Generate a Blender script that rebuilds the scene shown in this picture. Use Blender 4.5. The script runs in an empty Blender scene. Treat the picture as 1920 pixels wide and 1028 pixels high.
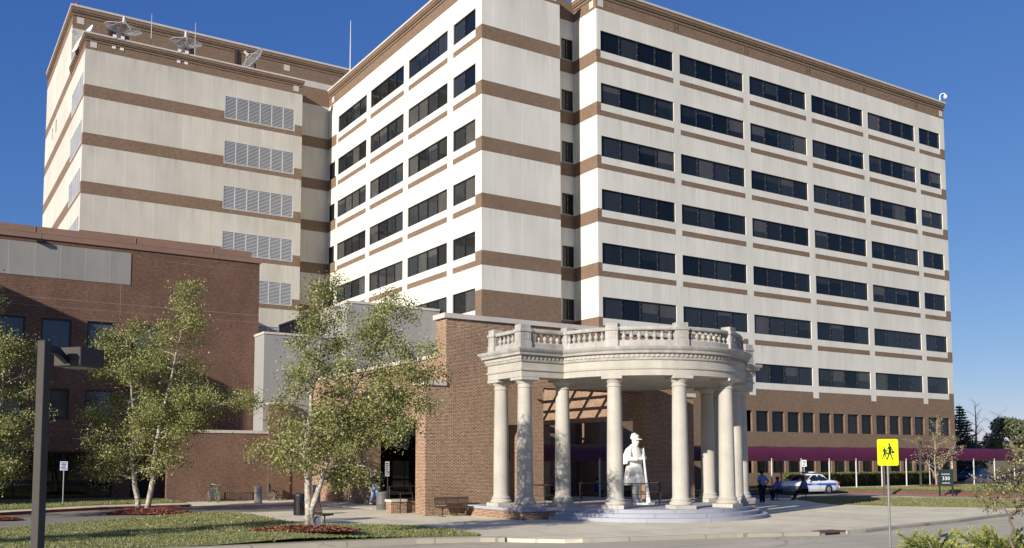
import bpy, bmesh, math, random
import numpy as np
from mathutils import Vector, Matrix

SC = bpy.context.scene
COL = SC.collection
R = math.radians
rnd = random.Random(7)

# ------------------------------------------------------------------ camera, sky, sun, exposure
cam = bpy.data.cameras.new('camera')
cam.sensor_width = 36.0
cam.lens = 1758.9 / 1920 * 36
cam.shift_x = (960 - 923.67) / 1920
cam.shift_y = (728.4 - 514) / 1920
cam.clip_end = 6000
camo = bpy.data.objects.new('camera', cam)
COL.objects.link(camo)
camo.location = (0, 0, 2.65)
camo.rotation_euler = (R(90 + 4.345), 0, R(-31.898))
SC.camera = camo

SUNV = Vector((1.0, 0.382, -0.395)).normalized()
SUN_EL = math.asin(-SUNV.z)
SUN_AZ = math.atan2(-SUNV.x, -SUNV.y)
w = bpy.data.worlds.new('World')
SC.world = w
w.use_nodes = True
nt = w.node_tree
bg = nt.nodes['Background']
sky = nt.nodes.new('ShaderNodeTexSky')
sky.sky_type = 'NISHITA'
sky.sun_disc = False
sky.sun_elevation = SUN_EL
sky.sun_rotation = SUN_AZ % (2 * math.pi)
sky.altitude = 1000
sky.air_density = 1.0
sky.dust_density = 0.1
sky.ozone_density = 6.0
# deep, even blue of a clear autumn sky: contrast set per channel
_sep = nt.nodes.new('ShaderNodeSeparateColor')
_com = nt.nodes.new('ShaderNodeCombineColor')
nt.links.new(sky.outputs[0], _sep.inputs[0])
for _i, (_pw, _k) in enumerate(((1.08, 0.096), (0.84, 0.1155), (0.52, 0.250))):
    _a = nt.nodes.new('ShaderNodeMath'); _a.operation = 'POWER'; _a.inputs[1].default_value = _pw
    _b = nt.nodes.new('ShaderNodeMath'); _b.operation = 'MULTIPLY'; _b.inputs[1].default_value = _k * 10
    nt.links.new(_sep.outputs[_i], _a.inputs[0]); nt.links.new(_a.outputs[0], _b.inputs[0]); nt.links.new(_b.outputs[0], _com.inputs[_i])
nt.links.new(_com.outputs[0], bg.inputs[0])
bg.inputs[1].default_value = 0.07
sl = bpy.data.lights.new('sun', 'SUN')
sl.energy = 5.0
sl.angle = R(0.5)
sl.color = (1.0, 0.93, 0.835)
so = bpy.data.objects.new('sun', sl)
COL.objects.link(so)
so.rotation_euler = SUNV.to_track_quat('-Z', 'Y').to_euler()
so.location = (-60, -20, 60)
SC.view_settings.view_transform = 'Standard'
SC.view_settings.look = 'None'
SC.view_settings.exposure = 0.45
SC.view_settings.gamma = 1.0

# ------------------------------------------------------------------ materials
MATS = {}

def _new(name):
    m = bpy.data.materials.new(name)
    m.use_nodes = True
    MATS[name] = m
    t = m.node_tree
    return m, t, t.nodes['Principled BSDF']

def _mul(t, col, fac, amt):
    """colour * (1 +- amt) driven by a 0..1 factor socket"""
    mr = t.nodes.new('ShaderNodeMapRange')
    mr.inputs[1].default_value = 0.25
    mr.inputs[2].default_value = 0.75
    mr.inputs[3].default_value = 1 - amt
    mr.inputs[4].default_value = 1 + amt
    t.links.new(fac, mr.inputs[0])
    mx = t.nodes.new('ShaderNodeVectorMath')
    mx.operation = 'SCALE'
    t.links.new(mr.outputs[0], mx.inputs[3])
    if isinstance(col, tuple):
        mx.inputs[0].default_value = col[:3]
    else:
        t.links.new(col, mx.inputs[0])
    return mx.outputs[0]

def _noise(t, vec, scale, detail=3.0, rough=0.55):
    n = t.nodes.new('ShaderNodeTexNoise')
    n.inputs['Scale'].default_value = scale
    n.inputs['Detail'].default_value = detail
    n.inputs['Roughness'].default_value = rough
    if vec is not None:
        t.links.new(vec, n.inputs['Vector'])
    return n.outputs['Fac']

def _pos(t, obj=False, s=(1, 1, 1)):
    if obj:
        g = t.nodes.new('ShaderNodeTexCoord').outputs['Object']
    else:
        g = t.nodes.new('ShaderNodeNewGeometry').outputs['Position']
    mp = t.nodes.new('ShaderNodeMapping')
    mp.inputs['Scale'].default_value = s
    t.links.new(g, mp.inputs[0])
    return mp.outputs[0]

def plain(name, col, rough=0.7, spec=0.4, metal=0.0, n1=(0.6, 0.08), n2=(14.0, 0.08), obj=True, streak=None, bump=None, crack=None):
    m, t, p = _new(name)
    c = _mul(t, tuple(col), _noise(t, _pos(t, obj), n1[0]), n1[1])
    c = _mul(t, c, _noise(t, _pos(t, obj), n2[0], 4), n2[1])
    if streak:
        c = _mul(t, c, _noise(t, _pos(t, obj, streak[2] if len(streak) > 2 else (1, 1, 0.06)), streak[0], 4), streak[1])
    if crack: c = _cracks(t, c, *crack)
    t.links.new(c, p.inputs['Base Color'])
    p.inputs['Roughness'].default_value = rough
    p.inputs['Specular IOR Level'].default_value = spec
    p.inputs['Metallic'].default_value = metal
    if bump:
        b = t.nodes.new('ShaderNodeBump')
        b.inputs['Strength'].default_value = bump[1]
        b.inputs['Distance'].default_value = bump[2]
        t.links.new(_noise(t, _pos(t, obj), bump[0], 5), b.inputs['Height'])
        t.links.new(b.outputs[0], p.inputs['Normal'])
    return m

def _cracks(t, c, scale, width, dark):
    v = _pos(t)
    n = t.nodes.new('ShaderNodeTexNoise'); n.inputs['Scale'].default_value = 0.8; n.inputs['Detail'].default_value = 4
    t.links.new(v, n.inputs['Vector'])
    ad = t.nodes.new('ShaderNodeVectorMath'); ad.operation = 'MULTIPLY_ADD'
    t.links.new(n.outputs['Color'], ad.inputs[0]); ad.inputs[1].default_value = (1.6, 1.6, 0); t.links.new(v, ad.inputs[2])
    vo = t.nodes.new('ShaderNodeTexVoronoi'); vo.feature = 'DISTANCE_TO_EDGE'; vo.inputs['Scale'].default_value = scale
    t.links.new(ad.outputs[0], vo.inputs['Vector'])
    mr = t.nodes.new('ShaderNodeMapRange'); mr.inputs[1].default_value = 0; mr.inputs[2].default_value = width * scale; mr.inputs[3].default_value = dark; mr.inputs[4].default_value = 1
    t.links.new(vo.outputs['Distance'], mr.inputs[0])
    mx = t.nodes.new('ShaderNodeVectorMath'); mx.operation = 'SCALE'
    t.links.new(c, mx.inputs[0]); t.links.new(mr.outputs[0], mx.inputs[3])
    return mx.outputs[0]

def _wallvec(t):
    g = t.nodes.new('ShaderNodeNewGeometry').outputs['Position']
    s = t.nodes.new('ShaderNodeSeparateXYZ')
    t.links.new(g, s.inputs[0])
    a = t.nodes.new('ShaderNodeMath')
    a.operation = 'ADD'
    t.links.new(s.outputs[0], a.inputs[0])
    t.links.new(s.outputs[1], a.inputs[1])
    c = t.nodes.new('ShaderNodeCombineXYZ')
    t.links.new(a.outputs[0], c.inputs[0])
    t.links.new(s.outputs[2], c.inputs[1])
    return c.outputs[0]

def brick(name, c1, c2, mortar, amt=0.18, big=0.10, msize=0.011, row=0.0677, wid=0.2032, streak=0.0):
    m, t, p = _new(name)
    b = t.nodes.new('ShaderNodeTexBrick')
    b.inputs['Color1'].default_value = (*c1, 1)
    b.inputs['Color2'].default_value = (*c2, 1)
    b.inputs['Mortar'].default_value = (*mortar, 1)
    b.inputs['Scale'].default_value = 1.0
    b.inputs['Mortar Size'].default_value = msize
    b.inputs['Mortar Smooth'].default_value = 0.2
    b.inputs['Bias'].default_value = 0.0
    b.inputs['Brick Width'].default_value = wid
    b.inputs['Row Height'].default_value = row
    wv = _wallvec(t)
    t.links.new(wv, b.inputs['Vector'])
    mp = t.nodes.new('ShaderNodeMapping')
    mp.inputs['Scale'].default_value = (4.9, 14.77, 1)
    t.links.new(wv, mp.inputs[0])
    c = _mul(t, b.outputs['Color'], _noise(t, mp.outputs[0], 0.9, 1), amt)
    c = _mul(t, c, _noise(t, _pos(t), 0.55, 4), big)
    if streak:
        c = _mul(t, c, _noise(t, _pos(t, False, (1, 1, 0.08)), 1.2, 4), streak)
    t.links.new(c, p.inputs['Base Color'])
    p.inputs['Roughness'].default_value = 0.88
    p.inputs['Specular IOR Level'].default_value = 0.2
    bu = t.nodes.new('ShaderNodeBump')
    bu.inputs['Strength'].default_value = 0.35
    bu.inputs['Distance'].default_value = 0.008
    bu.invert = True
    t.links.new(b.outputs['Fac'], bu.inputs['Height'])
    t.links.new(bu.outputs[0], p.inputs['Normal'])
    return m

def panel(name, col, joint_w, joint_h, joint_gain=1.1, jsize=0.012, streak=0.07, big=0.05, rough=0.85, ground=False, sill=0.0):
    """cast panels: large faint joints, faint streaks"""
    m, t, p = _new(name)
    b = t.nodes.new('ShaderNodeTexBrick')
    b.offset = 0.0
    b.inputs['Color1'].default_value = (*col, 1)
    b.inputs['Color2'].default_value = (*[x * 0.965 for x in col], 1)
    b.inputs['Mortar'].default_value = (*[min(1, x * joint_gain) for x in col], 1)
    b.inputs['Scale'].default_value = 1.0
    b.inputs['Mortar Size'].default_value = jsize
    b.inputs['Brick Width'].default_value = joint_w
    b.inputs['Row Height'].default_value = joint_h
    t.links.new(_pos(t) if ground else _wallvec(t), b.inputs['Vector'])
    c = _mul(t, b.outputs['Color'], _noise(t, _pos(t, False, (1, 1, 1 if ground else 0.10)), 0.9, 5, 0.6), streak)
    c = _mul(t, c, _noise(t, _pos(t), 0.23, 4), big)
    c = _mul(t, c, _noise(t, _pos(t), 22, 3), 0.05)
    if ground: c = _cracks(t, c, 0.16, 0.03, 0.72)
    if sill:
        # rain streaks that start under each floor's brick band
        sz = t.nodes.new('ShaderNodeSeparateXYZ'); t.links.new(_pos(t), sz.inputs[0])
        m1 = t.nodes.new('ShaderNodeMath'); m1.operation = 'MULTIPLY_ADD'; m1.inputs[1].default_value = .25; m1.inputs[2].default_value = .012
        m2 = t.nodes.new('ShaderNodeMath'); m2.operation = 'FRACT'
        t.links.new(sz.outputs[2], m1.inputs[0]); t.links.new(m1.outputs[0], m2.inputs[0])
        r1 = t.nodes.new('ShaderNodeMapRange'); r1.inputs[1].default_value = .62; r1.inputs[2].default_value = 1; r1.inputs[3].default_value = 0; r1.inputs[4].default_value = 1
        t.links.new(m2.outputs[0], r1.inputs[0])
        r2 = t.nodes.new('ShaderNodeMapRange'); r2.inputs[1].default_value = .48; r2.inputs[2].default_value = .75; r2.inputs[3].default_value = 0; r2.inputs[4].default_value = sill
        t.links.new(_noise(t, _pos(t, False, (1, 1, .05)), 2.6, 5, .65), r2.inputs[0])
        m3 = t.nodes.new('ShaderNodeMath'); m3.operation = 'MULTIPLY'; t.links.new(r1.outputs[0], m3.inputs[0]); t.links.new(r2.outputs[0], m3.inputs[1])
        m4 = t.nodes.new('ShaderNodeMath'); m4.operation = 'SUBTRACT'; m4.inputs[0].default_value = 1; t.links.new(m3.outputs[0], m4.inputs[1])
        mx = t.nodes.new('ShaderNodeVectorMath'); mx.operation = 'SCALE'; t.links.new(c, mx.inputs[0]); t.links.new(m4.outputs[0], mx.inputs[3]); c = mx.outputs[0]
    t.links.new(c, p.inputs['Base Color'])
    p.inputs['Roughness'].default_value = rough
    p.inputs['Specular IOR Level'].default_value = 0.25
    return m

def leafmat(name, col, trans=0.35, rough=0.5):
    m, t, p = _new(name)
    c = _mul(t, tuple(col), _noise(t, _pos(t), 1.1, 3), 0.28)
    c = _mul(t, c, _noise(t, _pos(t), 9.0, 2), 0.22)
    t.links.new(c, p.inputs['Base Color'])
    p.inputs['Roughness'].default_value = rough
    p.inputs['Specular IOR Level'].default_value = 0.35
    tr = t.nodes.new('ShaderNodeBsdfTranslucent')
    t.links.new(c, tr.inputs[0])
    mx = t.nodes.new('ShaderNodeMixShader')
    mx.inputs[0].default_value = trans
    out = t.nodes['Material Output']
    t.links.new(p.outputs[0], mx.inputs[1])
    t.links.new(tr.outputs[0], mx.inputs[2])
    t.links.new(mx.outputs[0], out.inputs[0])
    return m

def glass(name, col, rough=0.03, spec=0.5, n=0.15, wob=0.02):
    m, t, p = _new(name)
    c = _mul(t, tuple(col), _noise(t, _pos(t, False, (1, 1, 0.3)), 1.6, 3), n)
    t.links.new(c, p.inputs['Base Color'])
    p.inputs['Roughness'].default_value = rough
    p.inputs['Specular IOR Level'].default_value = spec
    b = t.nodes.new('ShaderNodeBump')
    b.inputs['Strength'].default_value = wob
    b.inputs['Distance'].default_value = 0.05
    t.links.new(_noise(t, _pos(t), 0.9, 2), b.inputs['Height'])
    t.links.new(b.outputs[0], p.inputs['Normal'])
    return m

M = {}
M['cream'] = panel('cream_panel', (0.655, 0.632, 0.555), 2.44, 400, 1.12, 0.028, 0.085, 0.07, sill=.22)
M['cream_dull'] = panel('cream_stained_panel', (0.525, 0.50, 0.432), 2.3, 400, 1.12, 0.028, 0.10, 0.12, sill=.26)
M['brick_far'] = brick('tan_brick', (0.182, 0.103, 0.061), (0.100, 0.057, 0.037), (0.28, 0.215, 0.155), 0.22, 0.08, 0.012)
M['brick_dark'] = brick('dark_red_brick', (0.138, 0.055, 0.036), (0.074, 0.033, 0.025), (0.205, 0.145, 0.105), 0.30, 0.18, 0.011, streak=0.07)
M['brick_low'] = brick('brown_brick', (0.160, 0.068, 0.042), (0.090, 0.042, 0.030), (0.225, 0.170, 0.120), 0.26, 0.16, 0.012, streak=0.08)
M['brick_gate'] = brick('orange_brick', (0.250, 0.092, 0.052), (0.122, 0.051, 0.034), (0.41, 0.33, 0.225), 0.32, 0.17, 0.0145)
M['coping'] = plain('stone_coping', (0.52, 0.48, 0.42), 0.85, 0.2, n2=(6, 0.10), obj=False)
M['stone'] = plain('portico_limestone', (0.425, 0.397, 0.337), 0.8, 0.25, n1=(0.9, 0.12), n2=(9, 0.06), obj=False, streak=(2.4, 0.10), bump=(18, 0.18, 0.01))
M['stone_weathered'] = plain('weathered_limestone', (0.37, 0.352, 0.315), 0.88, 0.2, n1=(1.3, 0.16), n2=(7, 0.10), obj=False, streak=(3, 0.2), bump=(18, 0.2, 0.01))
M['granite'] = plain('blue_grey_granite', (0.34, 0.35, 0.385), 0.75, 0.3, n1=(1.2, 0.10), n2=(30, 0.14), obj=False)
M['white_stone'] = plain('painted_white_stone', (0.74, 0.72, 0.67), 0.7, 0.3, n1=(2, 0.03), n2=(12, 0.03))
M['ceiling'] = plain('plaster_ceiling', (0.46, 0.44, 0.40), 0.9, 0.2, obj=False)
M['grey_conc'] = panel('grey_precast', (0.31, 0.305, 0.29), 3.0, 400, 1.05, 0.015, 0.07, 0.07)
M['dark_conc'] = panel('dark_aggregate_panel', (0.275, 0.268, 0.245), 1.44, 400, 1.35, 0.02, 0.14, 0.16)
M['pale_joint'] = plain('pale_mortar_joint', (0.25, 0.195, 0.155), 0.9, 0.1)
M['fascia'] = plain('brown_metal_fascia', (0.245, 0.145, 0.105), 0.6, 0.4, n1=(0.5, 0.10), n2=(4, 0.05), obj=False)
M['bronze'] = plain('bronze_frame', (0.020, 0.018, 0.017), 0.45, 0.5, n2=(10, 0.1))
M['mull'] = plain('mullion_grey', (0.016, 0.017, 0.019), 0.4, 0.5)
M['louver'] = plain('grey_louver', (0.50, 0.515, 0.53), 0.5, 0.4)
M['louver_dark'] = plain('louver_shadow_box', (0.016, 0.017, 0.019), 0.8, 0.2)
M['glass_a'] = glass('window_glass_navy', (0.006, 0.008, 0.010), 0.03, 0.32)
M['glass_b'] = glass('window_glass_blind', (0.025, 0.029, 0.033), 0.08, 0.35)
M['glass_c'] = glass('window_glass_mid', (0.013, 0.016, 0.018), 0.04, 0.35)
M['glass_d'] = glass('window_glass_lowered_blind', (0.066, 0.066, 0.062), 0.12, 0.35)
M['glass_black'] = glass('storefront_glass', (0.007, 0.007, 0.006), 0.02, 0.5, wob=0.01)
M['glass_sky'] = glass('reflective_glass', (0.055, 0.060, 0.062), 0.02, 0.7, wob=0.008)
M['black'] = plain('black_paint', (0.012, 0.012, 0.013), 0.5, 0.4)
M['dark_metal'] = plain('dark_painted_metal', (0.030, 0.027, 0.025), 0.45, 0.5)
M['brown_metal'] = plain('brown_painted_metal', (0.075, 0.043, 0.036), 0.5, 0.4)
M['lamp_bronze'] = plain('bronze_lamp_paint', (0.066, 0.059, 0.051), 0.6, 0.15, n1=(1.2, 0.06))
M['galv'] = plain('galvanised_steel', (0.30, 0.30, 0.28), 0.45, 0.5, 0.5)
M['mesh_grey'] = plain('dish_mesh_grey', (0.46, 0.46, 0.45), 0.5, 0.4)
M['white'] = plain('white_paint', (0.78, 0.78, 0.77), 0.4, 0.5)
M['white_pole'] = plain('white_pole_paint', (0.52, 0.51, 0.48), 0.5, 0.4)
M['conc'] = panel('pavement_concrete', (0.655, 0.595, 0.435), 3.0, 3.0, 0.66, 0.035, 0.13, 0.13, 0.9, True)
M['kerb'] = panel('kerb_concrete', (0.38, 0.345, 0.27), 3.0, 3.0, 0.6, 0.03, 0.10, 0.10, 0.9, True)
M['kerb_red'] = plain('red_kerb_paint', (0.22, 0.045, 0.042), 0.8, 0.2, n1=(1, 0.2), n2=(10, 0.15), obj=False)
M['kerb_yellow'] = plain('worn_yellow_kerb_paint', (0.42, 0.33, 0.15), 0.85, 0.2, n1=(1, 0.2), n2=(10, 0.2), obj=False)
M['bollard'] = plain('weathered_bollard_concrete', (0.46, 0.435, 0.375), 0.9, 0.2, n1=(2, .12), n2=(14, .12))
M['asphalt'] = plain('asphalt', (0.25, 0.232, 0.19), 0.9, 0.25, n1=(0.16, 0.14), n2=(40, 0.16), obj=False, crack=(0.15, 0.04, 0.6), bump=(60, 0.25, 0.01))
M['asphalt_road'] = plain('worn_asphalt', (0.43, 0.39, 0.29), 0.9, 0.25, n1=(0.30, 0.12), n2=(40, 0.14), obj=False, streak=(0.9, 0.13, (0.10, 1.0, 1)), crack=(0.13, 0.045, 0.62), bump=(60, 0.25, 0.01))
M['grass'] = plain('lawn_grass', (0.215, 0.225, 0.092), 0.9, 0.15, n1=(0.35, 0.34), n2=(5, 0.30), obj=False, bump=(30, 0.6, 0.04))
M['grass_far'] = plain('dry_lawn_grass', (0.20, 0.175, 0.085), 0.9, 0.15, n1=(0.3, 0.2), n2=(6, 0.25), obj=False, bump=(30, 0.5, 0.04))
M['blade_a'] = leafmat('grass_blade_green', (0.235, 0.258, 0.094), 0.3)
M['blade_b'] = leafmat('grass_blade_dry', (0.28, 0.262, 0.115), 0.3)
M['mulch'] = plain('red_bark_mulch', (0.125, 0.042, 0.030), 0.95, 0.1, n1=(2, 0.2), n2=(25, 0.45), obj=False, bump=(28, 1.0, 0.05))
M['mulch_chip'] = plain('red_bark_chip', (0.25, 0.098, 0.062), 0.9, 0.1, n1=(6, 0.4), n2=(25, 0.3), obj=False)
M['awning'] = plain('maroon_canvas', (0.078, 0.0105, 0.035), 0.65, 0.3, n1=(0.5, 0.12), n2=(5, 0.06), obj=False, streak=(1.5, 0.10))
M['bark_white'] = plain('birch_bark', (0.37, 0.325, 0.265), 0.85, 0.2, n1=(4, 0.40), n2=(9, 0.72), obj=False)
M['bark'] = plain('grey_brown_bark', (0.16, 0.125, 0.095), 0.9, 0.2, n1=(2, 0.2), n2=(14, 0.3), obj=False)
M['bark_pale'] = plain('pale_bare_bark', (0.30, 0.255, 0.20), 0.9, 0.2, n1=(2, 0.2), n2=(14, 0.25), obj=False)
M['leaf_a'] = leafmat('birch_leaf_olive', (0.235, 0.245, 0.072), 0.3, 0.42)
M['leaf_b'] = leafmat('birch_leaf_dark', (0.122, 0.140, 0.042), 0.25, 0.45)
M['leaf_c'] = leafmat('birch_leaf_yellowing', (0.41, 0.395, 0.15), 0.3, 0.42)
M['leaf_far'] = leafmat('far_leaf_green', (0.15, 0.172, 0.10), 0.25, 0.6)
M['leaf_far_b'] = leafmat('far_leaf_light', (0.175, 0.19, 0.105), 0.25, 0.6)
M['needle'] = leafmat('spruce_needle', (0.055, 0.078, 0.060), 0.1, 0.6)
M['leaf_dry'] = leafmat('straw_leaf', (0.32, 0.255, 0.125), 0.35, 0.6)
M['leaf_rust'] = leafmat('bronze_green_leaf', (0.135, 0.105, 0.045), 0.3, 0.5)
M['juniper_a'] = leafmat('juniper_green', (0.20, 0.25, 0.065), 0.25, 0.55)
M['juniper_b'] = leafmat('juniper_gold', (0.42, 0.43, 0.13), 0.3, 0.55)
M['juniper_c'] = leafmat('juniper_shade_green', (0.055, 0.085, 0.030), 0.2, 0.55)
M['hedge_a'] = leafmat('hedge_leaf', (0.17, 0.195, 0.055), 0.25, 0.5)
M['hedge_b'] = leafmat('hedge_leaf_dark', (0.085, 0.105, 0.034), 0.2, 0.5)

# ------------------------------------------------------------------ mesh builder
class MB:
    def __init__(s):
        s.v = []; s.f = []; s.mi = []
    def add(s, vs, fs, mi=0):
        o = len(s.v)
        s.v.extend([tuple(p) for p in vs])
        for f in fs:
            s.f.append(tuple(i + o for i in f)); s.mi.append(mi)
        return s
    def quad(s, a, b, c, d, mi=0):
        return s.add([a, b, c, d], [(0, 1, 2, 3)], mi)
    def box(s, x0, x1, y0, y1, z0, z1, mi=0, bev=0.0):
        if x1 < x0: x0, x1 = x1, x0
        if y1 < y0: y0, y1 = y1, y0
        if bev <= 0:
            vs = [(x0, y0, z0), (x1, y0, z0), (x1, y1, z0), (x0, y1, z0), (x0, y0, z1), (x1, y0, z1), (x1, y1, z1), (x0, y1, z1)]
            return s.add(vs, [(0, 3, 2, 1), (4, 5, 6, 7), (0, 1, 5, 4), (1, 2, 6, 5), (2, 3, 7, 6), (3, 0, 4, 7)], mi)
        b = min(bev, (x1 - x0) / 2.1, (y1 - y0) / 2.1, (z1 - z0) / 2.1)
        rings = []
        for z, i in ((z0, b), (z0 + b, 0), (z1 - b, 0), (z1, b)):
            if i:
                rings.append([(x0 + b + 0, y0 + b, z), (x0 + b, y0 + b, z), (x1 - b, y0 + b, z), (x1 - b, y0 + b, z), (x1 - b, y1 - b, z), (x1 - b, y1 - b, z), (x0 + b, y1 - b, z), (x0 + b, y1 - b, z)])
            else:
                rings.append([(x0, y0 + b, z), (x0 + b, y0, z), (x1 - b, y0, z), (x1, y0 + b, z), (x1, y1 - b, z), (x1 - b, y1, z), (x0 + b, y1, z), (x0, y1 - b, z)])
        return s.loft(rings, mi, True)
    def loft(s, rings, mi=0, caps=True, closed=True):
        n = len(rings[0]); o = len(s.v)
        for r in rings: s.v.extend([tuple(p) for p in r])
        for i in range(len(rings) - 1):
            for j in range(n if closed else n - 1):
                k = (j + 1) % n
                s.f.append((o + i * n + j, o + i * n + k, o + (i + 1) * n + k, o + (i + 1) * n + j)); s.mi.append(mi)
        if caps and closed:
            s.f.append(tuple(o + j for j in reversed(range(n)))); s.mi.append(mi)
            s.f.append(tuple(o + (len(rings) - 1) * n + j for j in range(n))); s.mi.append(mi)
        return s
    def lathe(s, prof, cx=0, cy=0, n=20, mi=0, caps=True):
        rings = [[(cx + r * math.cos(2 * math.pi * j / n), cy + r * math.sin(2 * math.pi * j / n), z) for j in range(n)] for r, z in prof]
        return s.loft(rings, mi, caps)
    def tube(s, pts, rad, n=6, mi=0, caps=True):
        pts = [Vector(p) for p in pts]
        if not hasattr(rad, '__len__'): rad = [rad] * len(pts)
        rings = []
        ref = None
        for i, p in enumerate(pts):
            d = (pts[min(i + 1, len(pts) - 1)] - pts[max(i - 1, 0)])
            if d.length < 1e-9: d = Vector((0, 0, 1))
            d.normalize()
            if ref is None:
                ref = Vector((0, 0, 1)) if abs(d.z) < 0.9 else Vector((1, 0, 0))
            u = d.cross(ref)
            if u.length < 1e-6: u = d.orthogonal()
            u.normalize(); v = d.cross(u); ref = v.cross(d) * -1 if False else ref
            rings.append([p + (u * math.cos(2 * math.pi * j / n) + v * math.sin(2 * math.pi * j / n)) * rad[i] for j in range(n)])
        return s.loft(rings, mi, caps)
    def prism(s, poly, z0, z1, mi=0, mi_top=None):
        n = len(poly); o = len(s.v)
        s.v.extend([(x, y, z0) for x, y in poly]); s.v.extend([(x, y, z1) for x, y in poly])
        for j in range(n):
            k = (j + 1) % n
            s.f.append((o + j, o + k, o + n + k, o + n + j)); s.mi.append(mi)
        s.f.append(tuple(o + n + j for j in range(n))); s.mi.append(mi if mi_top is None else mi_top)
        s.f.append(tuple(o + j for j in reversed(range(n)))); s.mi.append(mi)
        return s
    def ball(s, c, r, n=12, m=8, mi=0):
        if not hasattr(r, '__len__'): r = (r, r, r)
        rings = []
        for i in range(m + 1):
            a = -math.pi / 2 + math.pi * i / m
            a = max(-math.pi / 2 + .06, min(math.pi / 2 - .06, a))
            rings.append([(c[0] + r[0] * math.cos(a) * math.cos(2 * math.pi * j / n), c[1] + r[1] * math.cos(a) * math.sin(2 * math.pi * j / n), c[2] + r[2] * math.sin(a)) for j in range(n)])
        return s.loft(rings, mi, True)
    def torus(s, c, Rr, r, axis='y', n=28, m=8, mi=0):
        rings = []
        for i in range(n + 1):
            a = 2 * math.pi * i / n
            ring = []
            for j in range(m):
                b = 2 * math.pi * j / m
                q = Rr + r * math.cos(b); h = r * math.sin(b)
                if axis == 'y': p = (c[0] + q * math.cos(a), c[1] + h, c[2] + q * math.sin(a))
                elif axis == 'x': p = (c[0] + h, c[1] + q * math.cos(a), c[2] + q * math.sin(a))
                else: p = (c[0] + q * math.cos(a), c[1] + q * math.sin(a), c[2] + h)
                ring.append(p)
            rings.append(ring)
        return s.loft(rings, mi, False)
    def cyl(s, c0, c1, r, n=16, mi=0):
        return s.tube([c0, c1], [r, r], n, mi, True)
    def xform(s, mat):
        s.v = [tuple(mat @ Vector(p)) for p in s.v]; return s
    def build(s, name, mats, parent=None, world=False, smooth=None):
        return mk(name, s.v, s.f, mats, parent, s.mi, world, smooth)

def mk(name, v, f, mats, parent=None, mi=None, world=False, smooth=None):
    me = bpy.data.meshes.new(name)
    if parent is not None and world:
        L = parent.location
        v = [(p[0] - L.x, p[1] - L.y, p[2] - L.z) for p in v]
    me.from_pydata(v, [], f)
    if not isinstance(mats, (list, tuple)): mats = [mats]
    for m_ in mats: me.materials.append(m_)
    if mi is not None and len(mats) > 1: me.polygons.foreach_set('material_index', mi)
    if smooth:
        me.polygons.foreach_set('use_smooth', [True] * len(me.polygons))
        if smooth is not True: me.set_sharp_from_angle(angle=R(smooth))
    me.update()
    o = bpy.data.objects.new(name, me)
    COL.objects.link(o)
    if parent is not None: o.parent = parent
    return o

def thing(name, label, cat, loc=(0, 0, 0), rotz=0.0, group=None, scale=1.0):
    o = bpy.data.objects.new(name, None)
    o.empty_display_size = 0.3
    COL.objects.link(o)
    o.location = loc; o.rotation_euler = (0, 0, rotz); o.scale = (scale,) * 3
    o['label'] = label; o['category'] = cat
    if group: o['group'] = group
    return o

def tag(o, label, cat, group=None):
    o['label'] = label; o['category'] = cat
    if group: o['group'] = group
    return o

def struct(o, kind='structure'):
    o['kind'] = kind
    return o

def dup(root, loc, rotz=None, label=None, group=None):
    def cp(o, par):
        c = o.copy(); COL.objects.link(c)
        if par is not None: c.parent = par
        for ch in list(o.children): cp(ch, c)
        return c
    r = cp(root, None)
    r.location = loc
    if rotz is not None: r.rotation_euler = (0, 0, rotz)
    if label: r['label'] = label
    if group: r['group'] = group
    return r

def text_mesh(txt, size, mat, name, parent, mtx, ext=0.003, align='CENTER'):
    cu = bpy.data.curves.new(name, 'FONT')
    cu.body = txt; cu.size = size; cu.extrude = ext; cu.align_x = align; cu.align_y = 'CENTER'
    cu.resolution_u = 2
    to = bpy.data.objects.new(name, cu)
    COL.objects.link(to)
    dg = bpy.context.evaluated_depsgraph_get()
    me = bpy.data.meshes.new_from_object(to.evaluated_get(dg))
    bpy.data.objects.remove(to); bpy.data.curves.remove(cu)
    me.name = name
    me.transform(mtx)
    me.materials.clear(); me.materials.append(mat)
    o = bpy.data.objects.new(name, me)
    COL.objects.link(o); o.parent = parent
    return o

# ------------------------------------------------------------------ facades
class Face:
    """a vertical wall plane: u runs along it, d goes into the building"""
    def __init__(s, axis, plane, out):
        s.axis, s.plane, s.out = axis, plane, out
    def p(s, u, z, d=0.0):
        q = s.plane - s.out * d
        return (u, q, z) if s.axis == 'x' else (q, u, z)
    def box(s, mb, u0, u1, z0, z1, d0, d1, mi=0):
        a = s.p(u0, z0, d0); b = s.p(u1, z1, d1)
        mb.box(a[0], b[0], a[1], b[1], a[2], b[2], mi)

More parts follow.
